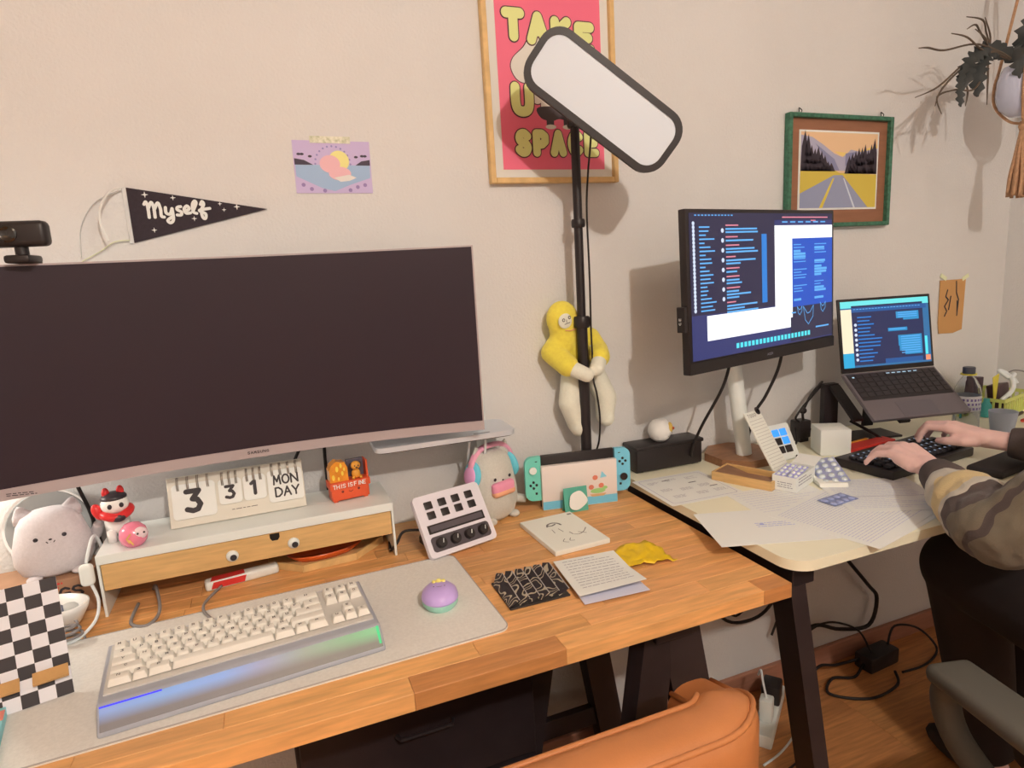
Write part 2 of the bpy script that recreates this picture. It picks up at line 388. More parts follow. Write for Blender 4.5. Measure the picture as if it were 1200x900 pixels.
# ------------------------------------------------------------------ framed poster TAKE UP SPACE
t = thing('framed_poster', 'pink poster reading TAKE UP SPACE in a pale wooden frame', 'poster', (.652, -.001, 1.4655), (0, R(-.3), 0))
W_, H_ = .317, .445
def frame(parent, w, h, fw, dep, m, name='frame', part='frame_side'):
    f = []
    for sx in (-1, 1):
        f.append(MB().box(fw, dep, h, (sx * (w - fw) / 2, -dep / 2, h / 2), bev=.0015, seg=1).build(part, m, parent))
    for z in (fw / 2, h - fw / 2):
        f.append(MB().box(w - 2 * fw - .0004, dep, fw, (0, -dep / 2, z), bev=.0015, seg=1).build(part, m, parent))
    return f
frame(t, W_, H_, .012, .018, M_BEECH)
MB().box(W_ - .022, .004, H_ - .022, (0, -.004, H_ / 2)).build('mat_board', flat('poster_mat', (226, 208, 186), .7), t)
pr = MB().quad(-.125, 0, .252, .39).build('print', flat('poster_pink', (240, 104, 120), .55), t, (0, -.0065, .030), UP)
def print_layer(parent, name, m, z, f):
    mb = MB(); f(mb); return mb.build(name, m, parent, (0, 0, z))
M_YEL = flat('poster_yellow', (226, 214, 132), .6); M_OUT = flat('poster_outline', (86, 50, 52), .6); M_BONE = flat('poster_bone', (224, 204, 180), .6)
HAT = [(-.094, .210), (-.0875, .231), (-.0625, .253), (-.0457, .276), (-.0206, .286), (.0065, .288), (.038, .279), (.08, .245), (.08, .184), (-.004, .175), (-.056, .179), (-.081, .187)]
def grow(P, g):
    cx = sum(p[0] for p in P) / len(P); cy = sum(p[1] for p in P) / len(P)
    return [(x + g * (x - cx) / math.hypot(x - cx, y - cy), y + g * (y - cy) / math.hypot(x - cx, y - cy)) for x, y in P]
def soft(P):
    Q = []; n = len(P)
    for i in range(n):
        p0, p1, p2, p3 = P[i - 1], P[i], P[(i + 1) % n], P[(i + 2) % n]
        for k in range(5):
            t_ = k / 5; Q.append(tuple(.5 * (2 * p1[q] + (p2[q] - p0[q]) * t_ + (2 * p0[q] - 5 * p1[q] + 4 * p2[q] - p3[q]) * t_ * t_ + (3 * p1[q] - p0[q] - 3 * p2[q] + p3[q]) * t_ ** 3) for q in (0, 1)))
    return Q
def fig(mb, g):
    mb.poly(grow(soft(HAT), g)); mb.disc(-.036, .155, .015 + g, 1e-6, .017 + g, 20)
    mb.poly(grow([(-.026, .168), (.055, .168), (.058, .13), (-.028, .13)], g), 2e-6)
print_layer(pr, 'figure_outline', M_OUT, .0002, lambda mb: fig(mb, .0022))
print_layer(pr, 'figure', M_BONE, .0003, lambda mb: fig(mb, 0))
def pants(mb):
    mb.poly(soft([(-.033, .132), (.052, .132), (.056, .116), (.04, .104), (.016, .108), (-.004, .103), (-.03, .110)]), 0)
    mb.quad(-.016, .094, .018, .02, 1e-6); mb.quad(.026, .094, .018, .02, 1e-6)
print_layer(pr, 'figure_trousers', flat('poster_dark', (72, 58, 56), .6), .0004, pants)
def shoes(mb): mb.disc(-.006, .091, .013, 0, .005, 16); mb.disc(.036, .091, .013, 0, .005, 16)
print_layer(pr, 'figure_shoes', M_BONE, .0005, shoes)
def bub_letters():
    for txt, x, y, h, w, gap, k_, jig in (('TAKE', -.100, .266, .046, .032, .0250, 1, (.007, .003, -.003, -.010)), ('UP', -.088, .121, .050, .032, .100, 1, (0, 0)), ('SPACE', -.086, .036, .040, .022, .0205, .86, (0,) * 5)):
        for i, c in enumerate(txt):
            mb = MB(); mb.stroke(GL[c], .0262 * k_, 0, 0, 0, w, h, c in 'SUC')
            lo_ = mb.build('letter', M_OUT, pr, (x, y + jig[i], .0007 + i * 3e-5))
            mb = MB(); mb.stroke(GL[c], .0212 * k_, 0, 0, 0, w, h, c in 'SUC')
            mb.build('letter_fill', M_YEL, lo_, (0, 0, .0010))
            x += w + gap
bub_letters()

# ------------------------------------------------------------------ painting in green frame
t = thing('framed_painting', 'small road and mountains painting in a green frame with brown mat', 'painting', (1.506, -.001, 1.345), (0, R(.3), 0))
W_, H_ = .374, .292
frame(t, W_, H_, .011, .02, mat('green_frame_paint', ph(62, 104, 76), .5, var=.35, vscale=120))
MB().box(W_ - .02, .004, H_ - .02, (0, -.005, H_ / 2)).build('mat_board', mat('brown_mat', ph(150, 96, 66), .6, var=.08, vscale=12, stretch=(1, 8, 8)), t)
MB().box(.288, .002, .206, (0, -.0078, .149)).build('white_border', M_PAPER, t)
pr = MB().quad(-.139, -.098, .278, .196).build('print', flat('painting_sky', (236, 186, 136), .6), t, (0, -.0092, .149), UP)
def P_(name, rgb, z, *polys):
    mb = MB()
    for k, p in enumerate(polys): mb.poly(p, k * 2e-6)
    mb.build(name, flat('painting_' + name, rgb, .6), pr, (0, 0, z))
P_('cloud', (246, 196, 108), .0001, [(-.02, .05), (.05, .045), (.139, .07), (.139, .055), (.05, .032), (.0, .04)])
P_('mountain', (178, 164, 172), .0002, [(-.139, .0), (-.139, .09), (-.10, .085), (-.06, .066), (-.02, .044), (.01, .035), (.04, .055), (.075, .05), (.139, .06), (.139, .0)])
P_('mountain_shade', (140, 132, 152), .0003, [(-.09, .07), (-.02, .03), (.0, .0), (-.03, .0), (-.05, .03)], [(.02, .045), (.06, .05), (.02, .01)])
P_('meadow', (214, 178, 70), .0004, [(-.139, -.06), (-.139, .0), (-.05, .014), (.0, -.006), (.139, -.01), (.139, -.098), (.09, -.098), (.0, -.02)])
P_('road', (152, 148, 162), .0005, [(-.139, -.098), (-.139, -.06), (-.02, -.012), (.012, -.012), (.11, -.098)])
def pines(x0, x1, h0, h1, base, n, seed):
    rg = random.Random(seed); L_ = []
    for i in range(n):
        f = i / (n - 1); x = x0 + (x1 - x0) * f; h = h0 + (h1 - h0) * f + rg.uniform(-.01, .01); w = .012 + .20 * h / 2
        L_.append([(x - w, base), (x + w, base), (x + w * .4, base + h * .6), (x, base + h), (x - w * .5, base + h * .6)])
    return L_
for p in [[(max(-.139, min(.139, x)), y) for x, y in p] for p in pines(-.125, -.03, .095, .02, -.002, 9, 2) + pines(.035, .128, .045, .085, -.008, 9, 5)]: P_('pine', (58, 46, 52), .0006, p)
P_('road_line', (226, 190, 70), .0007, [(-.07, -.098), (-.058, -.098), (-.018, -.02), (-.024, -.02)])
P_('road_edge', (214, 206, 204), .0008, [(.055, -.098), (.062, -.098), (.018, -.02), (.014, -.02)])
for sx in (-.145, .15):
    h = MB().tube([(sx, -.006, H_ - .004), (sx - .006, -.012, H_ + .006), (sx, -.006, H_ + .014), (sx + .006, -.01, H_ + .006), (sx, -.006, H_ - .002)], .0012, 6)
    h.build('hanging_clip', M_BLACKMETAL, t)

# ------------------------------------------------------------------ pennant
t = thing('pennant_flag', 'black felt pennant reading Myself in white script on the wall', 'pennant', (-.203, -.002, 1.414))
MB().prism([(0, .049), (.235, .007), (-.001, -.049)], 0, .002).build('felt', mat('black_felt', ph(58, 46, 48), .95, var=.1, vscale=200), t, (0, 0, 0), UP)
MB().box(.007, .0035, .1, (-.003, -.0015, 0), bev=.001, seg=1).build('header_strip', flat('clear_tape', (216, 202, 186), .3), t)
def script(mb):
    s = .0066
    mb.stroke([[(.028, .018), (.031, .022), (.033, .014), (.033, -.004)], [(.033, .010), (.039, .021), (.042, .012), (.042, -.004)], [(.042, .008), (.049, .020), (.052, .010), (.052, -.002), (.056, -.004)],
        [(.060, .012), (.060, .003), (.066, .001), (.070, .010)], [(.070, .010), (.070, -.008), (.065, -.014), (.061, -.010), (.068, -.004)],
        [(.084, .013), (.079, .012), (.078, .008), (.084, .004), (.083, -.001), (.077, -.001)],
        [(.090, .005), (.097, .009), (.094, .014), (.089, .009), (.091, .002), (.098, .002)],
        [(.102, .004), (.109, .018), (.107, .022), (.103, .016), (.103, .004), (.108, .001)],
        [(.116, .016), (.119, .021), (.121, .016), (.116, .006), (.117, -.006), (.121, -.008), (.122, .000), (.113, .006), (.130, .009)]], .0054, 0, 0, 0, 1.06, 1.06, True)
lt = MB(); script(lt); lt.build('lettering', M_PAPER, t, (-.004, -.0028, 0), UP)
st = MB()
for x, y, r in ((.029, .036, .006), (.074, .030, .005), (.105, -.008, .005), (.152, .018, .004), (.158, .007, .004), (.181, .012, .006), (.036, -.027, .005), (.048, .045, .0)):
    if r: st.poly([(x + (r if k % 2 == 0 else r * .3) * math.cos(k * math.pi / 4), y + (r if k % 2 == 0 else r * .3) * math.sin(k * math.pi / 4)) for k in range(8)])
st.build('printed_stars', M_PAPER, t, (.0, -.0029, 0), UP)
rb = MB().tube([(-.006, -.008, .047), (-.022, -.02, .040), (-.037, -.03, .016), (-.042, -.033, -.012), (-.034, -.034, -.046)], .0042, 8, flatz=.25)
rb.build('ribbon', flat('ribbon_white', (236, 224, 206), .5), t)
MB().tube([(-.006, -.004, -.044), (-.03, -.005, -.046), (-.055, -.005, -.062), (-.085, -.005, -.078)], .003, 8, flatz=.3).build('ribbon', M_TAPE, t)
MB().tube([(-.008, -.003, .044), (-.05, -.004, .024), (-.078, -.005, -.02), (-.085, -.005, -.07)], .003, 8, flatz=.3).build('ribbon', flat('clear_tape', (216, 202, 186), .3), t)

# ------------------------------------------------------------------ pastel seaside print taped to the wall
t = thing('art_print', 'small pastel seaside print with yellow moon taped above the pennant tip', 'print', (.165, -.001, 1.4995), (0, R(.6), 0))
pr = MB().box(.149, .0008, .1).build('sheet', flat('print_lilac', (200, 170, 192), .6), t)
def Q_(name, rgb, z, *polys):
    mb = MB()
    for k, p in enumerate(polys): mb.poly(p, k * 2e-6)
    mb.build(name, flat('seaside_' + name, rgb, .6), pr, (0, -z, 0), UP)
circ = lambda x, y, r, q=1.0, n=20: [(x + r * math.cos(2 * math.pi * i / n), y + r * q * math.sin(2 * math.pi * i / n)) for i in range(n)]
Q_('water', (160, 174, 190), .0006, [(-.072, .004), (.072, .004), (.072, -.02), (.03, -.034), (.0, -.046), (-.025, -.04), (-.072, -.018)])
Q_('moon', (238, 214, 128), .0008, circ(.012, .012, .02))
Q_('island', (64, 50, 62), .0007, [(-.073, .004), (-.073, .016), (-.055, .013), (-.038, .004)], [(.073, .004), (.073, .015), (.056, .012), (.044, .004)])
Q_('palm', (64, 50, 62), .0009, *[circ(x, y, .004, .6, 8) for x, y in ((-.064, .024), (-.058, .024), (-.043, .02), (.058, .022), (.064, .022), (.046, .02))])
Q_('sleeper', (236, 174, 168), .0010, circ(-.006, .006, .02, .85), circ(.012, -.012, .022, .6))
Q_('wave', (232, 210, 190), .0012, [(.0, -.02), (.03, -.014), (.044, -.02), (.03, -.026), (.012, -.028)])
Q_('flowers', (150, 120, 160), .0006, *[circ(x, y, .004, 1, 8) for x, y in ((-.06, -.034), (-.045, -.042), (-.02, -.045), (.03, -.044), (.045, -.038), (.06, -.034))])
Q_('halo', (150, 130, 170), .0005, *[circ(.0 + .034 * math.cos(a), .006 + .034 * math.sin(a), .0022, 1, 6) for a in [math.pi * k / 12 for k in range(13)]])
MB().box(.078, .0006, .013, (-.002, -.0012, .052)).build('tape_strip', mat('patterned_tape', ph(226, 216, 168), .6, var=.35, vscale=160), t)

# ------------------------------------------------------------------ brown tag on the right of the wall
t = thing('kraft_card', 'brown kraft card with dark brush marks pinned right of the laptop', 'card', (2.0, -.002, 1.09), (0, R(2), 0))
MB().prism([(-.058, .08), (.058, .083), (.06, -.075), (.02, -.085), (-.045, -.084), (-.052, -.05)], 0, .0012).build('sheet', flat('kraft', (204, 144, 84), .8), t, (0, 0, 0), UP)
mk = MB()
mk.stroke([[(.015, .076), (.02, .04), (.032, .02), (.03, -.03)], [(.026, .015), (.03, -.02)], [(-.022, .05), (-.028, .03), (-.015, .02), (-.03, .0), (-.018, -.015), (-.026, -.03)], [(-.005, .03), (-.01, -.01)]], .005)
mk.build('brush_marks', M_INK, t, (0, -.0016, 0), UP)
for k, (x, z) in enumerate(((-.045, .09), (.055, .088))):
    MB().box(.03, .0008, .012, (x, -.0014, z), (0, R(25 - 50 * k), 0)).build('tape_strip', M_TAPE, t)
# ------------------------------------------------------------------ big curved monitor
t = thing('curved_monitor', 'very wide curved black monitor switched off above the wooden desk', 'monitor', (-.018, -.135, .968))
RC = 1.8; HW = .408
def arc(u, off=0.0):      # u = arc length from centre; curved towards the viewer at both ends
    a = u / RC; r = RC - off
    return (r * math.sin(a), -(RC - r * math.cos(a)) if False else -(RC - (RC) * math.cos(a)) - off * math.cos(a))
def curved(u0, u1, z0, z1, o0, o1, n=40):
    mb = MB(); bm = mb.bm; A = []
    for i in range(n + 1):
        u = u0 + (u1 - u0) * i / n; a = u / RC
        def pt(off, z): return bm.verts.new(((RC - off) * math.sin(a), (RC - off) * math.cos(a) - RC, z)) if False else bm.verts.new(((RC - off) * math.sin(a), -(RC - (RC - off) * math.cos(a)) , z))
        A.append([pt(o0, z0), pt(o1, z0), pt(o1, z1), pt(o0, z1)])
    for a, b in zip(A, A[1:]):
        for k in range(4): bm.faces.new((a[k], a[(k + 1) % 4], b[(k + 1) % 4], b[k]))
    bm.faces.new(A[0]); bm.faces.new(A[-1][::-1]); bmesh.ops.recalc_face_normals(bm, faces=bm.faces)
    return mb
# off grows towards the viewer (-Y at the centre)
curved(-HW, HW, 0, .361, -.012, .006).build('housing', mat('monitor_silver', ph(176, 152, 142), .42, metal=.1), t, smooth='auto')
curved(-HW + .003, HW - .003, .019, .358, .0058, .0072).build('screen', mat('dark_screen', ph(50, 36, 40), .30, spec=.3), t, smooth='auto')
curved(-.25, .25, .07, .31, -.045, -.0125).build('rear_cover', M_SILVER, t, smooth='auto')
lg = MB(); word(lg, 'SAMSUNG', -.0185, .0078, .0045, .0036, .0018, .0009)
lg.build('logo_lettering', M_INK, t, (-.018, -.0075, 0), UP)
lt = MB(); text_rows(lt, 0, 0, .045, .004, .003, .0013, 0, 4); lt.build('model_lettering', M_INK, t, (-.385, -.0545, .007), (R(90), 0, R(-12)))
# arm post with tray
t = thing('tray_stand', 'white post stand with thin silver tray, right behind the big monitor', 'stand', (.43, -.022, DZ))
MB().lathe([(0, 0), (.02, 0), (.02, .012), (.0115, .015), (.0115, .30), (0, .30)], 20).build('post', M_WHITEPL, t, smooth='auto')
MB().tube([(0, 0, .27), (-.1, .0, .285), (-.36, -.0, .34), (-.445, -.03, .40)], .0105).build('arm', M_WHITEPL, t, smooth=True)
MB().prism([(x, y) for x, y in rrect(.295, .118, .02)], 0, .0105).build('tray', mat('tray_silver', ph(214, 204, 196), .3, metal=.35), t, (-.107, -.062, .202), (0, 0, R(-1.5)), smooth='auto')
MB().prism(rrect(.29, .112, .02), -.002, 0).build('tray_base', M_BLACKPL, t, (-.107, -.062, .202), (0, 0, R(-1.5)))
MB().prism(rrect(.036, .004, .0018, 3), 0, .0004).build('tray_slot', M_ALU, t, (-.035, -.113, .2126), (0, 0, R(-1.5)))
MB().tube([(-.02, -.09, .20), (-.018, -.07, .15), (-.028, -.04, .09), (-.03, -.01, .03), (-.03, .0, .003)], .003).build('cable', M_WCABLE, t, smooth=True)
MB().tube([(-.055, -.09, .20), (-.05, -.05, .14), (-.045, -.02, .09), (-.04, .0, .003)], .003).build('cable', M_WCABLE, t, smooth=True)

# webcam on the monitor
t = thing('webcam', 'black webcam clipped on top of the big monitor at far left', 'camera', (-.327, -.176, 1.3295), R(-6))
MB().box(.034, .05, .012, (.0, .0, .006), bev=.004).build('clip', M_BLACKPL, t, smooth='auto')
MB().box(.03, .012, .04, (.0, .022, -.016), bev=.003).build('clip_foot', M_BLACKPL, t, smooth='auto')
MB().lathe([(0, .01), (.009, .01), (.009, .026), (0, .026)], 16).build('neck', M_BLACKPL, t, smooth='auto')
wb = MB().box(.094, .026, .038, (-.006, -.004, .043), bev=.008, seg=3); wb.build('body', M_BLACKPL, t, smooth='auto')
MB().lathe([(0, 0), (.0125, 0), (.0125, .003), (.010, .004), (.006, .002), (0, .002)], 24, rot=(R(90), 0, 0)).build('lens', mat('lens_glass', (.01, .009, .01), .1, coat=1), t, (-.008, -.0165, .043), smooth='auto')

# ------------------------------------------------------------------ monitor shelf with drawer
SH = (-.058, -.098); SW = .497; SD = .146; SZ = .846
t = thing('desk_shelf', 'white desk shelf with oak drawer and googly eyes under the big monitor', 'shelf', (SH[0], SH[1], DZ))
MB().box(SW + .004, SD, .0165, (0, 0, .1027), bev=.001, seg=1).build('top_board', M_WHITE, t)
for sx in (-1, 1):
    MB().box(.0045, SD - .004, .0942, (sx * SW / 2, .0, .0471), bev=.0006, seg=1).build('side_panel', M_WHITE, t)
MB().box(SW - .006, .004, .06, (0, SD / 2 - .004, .064)).build('back_panel', M_WHITE, t)
d = MB().box(SW - .0075, .012, .046, (0, 0, 0), bev=.0008, seg=1)
d = d.build('drawer', M_OAK, t, (0, -SD / 2 + .0065, .0705))
MB().box(SW - .02, SD - .03, .03, (0, .066, -.006)).build('drawer_box', M_OAK, d)
nt_ = MB(); nt_.poly([(-.0085, .0), (-.0085, -.008), (-.005, -.0135), (.005, -.0135), (.0085, -.008), (.0085, .0)])
nt_.build('finger_notch', mat('dark_gap', (.012, .009, .009), .9), d, (.031, -.0063, .0228), UP)
for x in (-.043, .062):
    e = MB().lathe([(.0, 0), (.0105, 0), (.0105, .0015), (.009, .004), (.0, .0055)], 24, rot=(R(90), 0, 0)).build('googly_eye', M_WHITEPL, d, (x, -.0065, -.004 if x < 0 else -.002), smooth=True)
    MB().lathe([(0, 0), (.0056, 0), (.0056, .001), (0, .0012)], 18, rot=(R(90), 0, 0)).build('pupil', M_INK, e, (.0018 if x < 0 else .0022, -.0052, -.002))

# things under the shelf
t = thing('marker_case', 'white pen case with red print lying under the oak drawer', 'case', (-.092, -.135, DZ), R(9))
MB().box(.128, .024, .018, (0, 0, .009), bev=.005, seg=3).build('body', M_WHITEPL, t, smooth='auto')
mb = MB(); mb.poly([(-.055, -.005), (.002, -.006), (.006, .006), (-.05, .007)]); mb.build('red_print', flat('print_red', (214, 52, 44), .4), t, (0, -.0122, .009), UP)
mb = MB(); mb.poly([(-.055, -.01), (.004, -.01), (.004, .009), (-.05, .010)]); mb.build('red_print', flat('print_red', (214, 52, 44), .4), t, (0, 0, .0182))
t = thing('wooden_tray', 'shallow hexagonal wooden tray holding an orange dish under the shelf', 'tray', (.062, -.098, DZ), R(4))
hexo = [(-.105, .045), (-.105, -.0), (-.05, -.055), (.05, -.055), (.115, .0), (.115, .045)]
MB().prism(hexo, 0, .004).build('base', M_BEECH, t)
for a, b in zip(hexo, hexo[1:] + hexo[:1]):
    a_, b_ = Vector((*a, 0)), Vector((*b, 0)); mid = (a_ + b_) / 2
    MB().box((b_ - a_).length, .004, .014, (0, 0, .0075)).build('rim', M_BEECH, t, mid, (0, 0, math.atan2(b_.y - a_.y, b_.x - a_.x)))
t = thing('orange_dish', 'glossy orange oval dish lying in the wooden tray under the shelf', 'dish', (.065, -.095, DZ + .0045), R(10))
MB().lathe([(0, 0), (.05, 0), (.064, .014), (.06, .014), (.048, .004), (0, .004)], 36, sc=(1.2, .62, 1)).build('dish_body', mat('orange_glaze', ph(226, 92, 30), .2, coat=.5), t, smooth=True)

# ------------------------------------------------------------------ toys on the shelf
M_RED = flat('toy_red', (214, 44, 42), .35); M_TOYWHITE = flat('toy_white', (238, 222, 210), .45); M_TOYBLACK = flat('toy_black', (52, 42, 44), .4)
t = thing('dog_figurine', 'white folk toy dog with black cap and red ruff, left end of the shelf', 'figurine', (-.283, -.098, SZ), R(14))
mb = MB(); mb.ball(.020, .026, .022, (0, .006, .03)); 
mb.build('body', M_TOYWHITE, t, smooth=True)
for x in (-.012, .012):
    for yy in (-.012, .02): MB().lathe([(0, 0), (.007, 0), (.0075, .02), (0, .024)], 14).build('leg', M_TOYWHITE, t, (x, yy, 0), smooth=True)
hd = MB().ball(.022, .02, .019, (0, 0, 0)).build('head', M_TOYWHITE, t, (0, -.012, .068), smooth=True)
MB().ball(.0205, .0205, .0105, (0, .003, .0112)).build('cap', M_TOYBLACK, hd, smooth=True)
for x in (-.011, .011):
    MB().ball(.006, .005, .010).build('ear', M_RED, hd, (x, .002, .021), smooth=True)
    MB().ball(.0035, .002, .0045).build('eye', M_TOYBLACK, hd, (x * .8, -.0192, .001), smooth=True)
MB().tube([(-.021, .004, 0), (-.015, -.014, -.004), (0, -.021, -.007), (.015, -.014, -.004), (.021, .004, 0), (0, .018, .002), (-.021, .004, 0)], .0075, 10).build('ruff', M_RED, t, (0, -.010, .055), smooth=True)
MB().ball(.011, .006, .007).build('bib', M_TOYBLACK, t, (.002, -.033, .047), smooth=True)
MB().ball(.009, .008, .016, rot=(0, R(-20), 0)).build('scarf_tail', M_RED, t, (-.026, -.008, .058), smooth=True)
t = thing('round_figurine', 'pink round tumbler doll in front of the folk toy dog', 'figurine', (-.252, -.148, SZ), R(25))
MB().lathe([(0, 0), (.013, .0005), (.02, .008), (.0225, .018), (.020, .030), (.012, .039), (0, .042)], 28).build('body', mat('pink_gloss', ph(250, 126, 140), .25, coat=.4), t, smooth=True)
MB().ball(.012, .006, .011).build('face', flat('pale_pink', (246, 200, 190), .4), t, (.006, -.0165, .024), smooth=True)
for x in (.001, .011): MB().ball(.0018, .0012, .0018).build('eye', M_TOYBLACK, t, (x, -.0226, .026))
mb = MB(); mb.stroke([[(-.013, .008), (-.016, .016), (-.010, .022)], [(-.008, .003), (-.012, .012)]], .0025); mb.build('gold_mark', flat('gold_print', (226, 170, 90), .4), t, (0, -.0215, .006), UP)

# ------------------------------------------------------------------ flip calendar
t = thing('flip_calendar', 'beige desk flip calendar showing 3 31 MON DAY on the shelf', 'calendar', (-.082, -.105, SZ), R(0.5))
M_CALB = flat('calendar_board', (222, 202, 176), .7)
TL = R(-20)
bd = MB().box(.238, .003, .092, (0, 0, .046), bev=.001, seg=1).build('board', M_CALB, t, (0, -.0, .0015), (TL, 0, 0))
MB().box(.238, .003, .094, (0, 0, .047)).build('rear_board', M_CALB, t, (0, .066, .0015), (R(22), 0, 0))
MB().box(.232, .060, .002, (0, .033, .001)).build('foot', M_CALB, t)
def pad(x, z, w, h, txts, nring, name='flip_pad'):
    p = MB().prism(rrect(w, h, .007), 0, .004).build(name, M_PAPER, bd, (x, -.0018, z), UP)
    mb = MB()
    for s_, px_, py_, gh, gw, gp, sw in txts: word(mb, s_, px_, py_, gh, gw, gp, sw)
    mb.build('number_print' if len(txts) == 1 else 'day_print', M_INK, p, (0, 0, .0045))
    mb = MB()
    for k in range(nring):
        rx = (k - (nring - 1) / 2) * w / (nring + .35)
        for dx in (-.0012, .0012):
            mb.tube([(rx + dx, -.008, .0005), (rx + dx, -.008, .006), (rx + dx, .003, .010), (rx + dx, .013, .007), (rx + dx, .015, 0.0), (rx + dx, .009, -.005)], .0008, 6, sub=3)
    mb.build('spiral_ring', mat('antique_wire', ph(150, 130, 112), .35, metal=.7), p, (0, h / 2 - .002, 0))
pad(-.0755, .046, .073, .064, [('3', -.0125, -.019, .036, .0235, 0, .0094)], 4)
pad(-.0135, .052, .040, .047, [('3', -.0075, -.0125, .0215, .0145, 0, .0056)], 3)
pad(.0295, .052, .040, .047, [('1', -.0080, -.0120, .0235, .0150, 0, .0062)], 3)
pad(.0850, .047, .064, .061, [('MON', -.0210, .003, .0165, .0120, .0040, .0032), ('DAY', -.0195, -.0205, .0165, .0120, .0034, .0032)], 4)
mb = MB(); text_rows(mb, 0, 0, .045, .0005, .004, .0011, 0, 8); mb.build('small_print', M_INK, bd, (-.014, -.0020, .016), UP)

# ------------------------------------------------------------------ dumpster toy
t = thing('dumpster_figurine', 'orange flaming bin toy lettered THIS IS FINE, right end of the shelf', 'figurine', (.12, -.096, SZ), R(7))
M_ORG = flat('toy_orange', (222, 84, 44), .45)
mb = MB(); mb.box(.074, .036, .028, (0, 0, .017), bev=.002); mb.box(.080, .040, .014, (0, 0, .033), bev=.0015); mb.build('bin', M_ORG, t, smooth='auto')
for x in (-.03, .03): MB().box(.008, .03, .004, (x, 0, .002)).build('foot', M_ORG, t)
MB().box(.034, .008, .036, (.019, .014, .057), bev=.001).build('lid', flat('toy_grey', (96, 86, 90), .5), t)
MB().box(.004, .03, .036, (.038, .006, .056), bev=.001).build('side_wall', M_ORG, t)
fl = mat('flame_resin', ph(236, 138, 40), .2, trans=.0, coat=.6, var=.2, vscale=70)
MB().prism([(-.037, 0), (-.037, .026), (-.033, .036), (-.028, .040), (-.022, .044), (-.014, .041), (-.006, .040), (-.001, .028), (-.001, 0)], -.012, .012).build('flame', fl, t, (0, 0, .038), UP)
mb = MB()
for x, y, r in ((-.022, .028, .003), (-.014, .034, .0025), (-.03, .012, .003), (-.012, .018, .0025), (-.02, .008, .002), (-.008, .026, .002)): mb.disc(x, y, r, 0, r * 2, 10)
mb.build('flame_lick', flat('toy_yellow', (246, 196, 70), .3), t, (0, -.0124, .038), UP)
pp = thing('pup_figurine', 'tiny orange puppy figure sitting on the flaming bin toy', 'figurine', (.1365, -.102, SZ + .0402), R(7))
M_PUP = flat('pup_orange', (226, 148, 52), .5)
MB().ball(.0088, .0075, .010, (0, 0, .0095)).build('body', M_PUP, pp, smooth=True)
h = MB().ball(.0098, .0085, .0088).build('head', M_PUP, pp, (0, -.001, .0265), smooth=True)
for x in (-.0098, .0098): MB().ball(.0028, .004, .006).build('ear', flat('pup_brown', (70, 46, 40), .5), h, (x, .001, 0), smooth=True)
for x in (-.0035, .0035): MB().ball(.0014, .001, .0014).build('eye', M_TOYBLACK, h, (x, -.0083, .001))
MB().ball(.0022, .0016, .0016).build('nose', M_TOYBLACK, h, (0, -.0088, -.0025))
for x in (-.007, .007): MB().ball(.0034, .0055, .0034).build('paw', M_PUP, pp, (x, -.0065, .0035), smooth=True)
mb = MB(); word(mb, 'THIS', -.034, 0, .0075, .0052, .0016, .0014); word(mb, 'IS', -.0065, .0002, .0075, .0052, .0016, .0014, 1e-5); word(mb, 'FINE', .0075, .0005, .0075, .0049, .0016, .0014, 2e-5)
mb.build('lettering', M_PAPER, t, (0, -.0203, .0290), UP)
mb = MB(); mb.disc(-.016, .013, .0026, 0, None, 12); mb.disc(.016, .014, .0026, 0, None, 12); mb.stroke([[(-.004, .0125), (0, .0105), (.004, .0125)]], .0012, 1e-5)
mb.build('face_print', flat('dark_orange', (120, 40, 28), .5), t, (0, -.0181, .0075), UP)

# ------------------------------------------------------------------ desk mat
mp = thing('desk_mat', 'pale grey fabric desk mat with stitched edge under the keyboard', 'mat', (-.155, -.381, DZ), R(1.5))
M_FELT = mat('grey_mat_fabric', ph(224, 205, 184), .9, var=.05, vscale=220, bump=.25, bscale=900)
MB().prism(rrect(.90, .296, .018, 8), 0, .003).build('fabric', M_FELT, mp, smooth='auto')
rr = rrect(.8985, .2945, .018, 8); MB().tube([(x, y, .0028) for x, y in rr + rr[:1]], .0011, 6, smooth=False).build('stitched_edge', flat('mat_edge', (168, 154, 140), .9), mp)
MZ = DZ + .003

# ------------------------------------------------------------------ keyboard
kb = thing('mechanical_keyboard', 'white mechanical keyboard in a frosted case glowing blue and green', 'keyboard', (-.076, -.420, MZ), R(4.6))
M_KEY = mat('keycap_pbt', ph(230, 210, 186), .5)
def case_mat():
    m = mat('frosted_case', ph(186, 176, 172), .3, trans=.25, ior=1.3)
    return m
CASE = case_mat()
# wedge case: low front with sloped face
prof = [(-.084, 0), (-.0835, .006), (-.060, .0305), (-.056, .0315), (.076, .040), (.081, .036), (.081, 0)]
def extr(prof, x0, x1, chx=.0):
    mb = MB(); bm = mb.bm
    a = [bm.verts.new((x0, y, z)) for y, z in prof]; b = [bm.verts.new((x1, y, z)) for y, z in prof]
    bm.faces.new(a); bm.faces.new(b[::-1])
    for i in range(len(prof)):
        j = (i + 1) % len(prof); bm.faces.new((a[i], b[i], b[j], a[j]))
    bmesh.ops.recalc_face_normals(bm, faces=bm.faces); return mb
c_ = extr(prof, -.1815, .1815).build('case', CASE, kb)
bv = c_.modifiers.new('b', 'BEVEL'); bv.width = .003; bv.segments = 3; bv.limit_method = 'ANGLE'
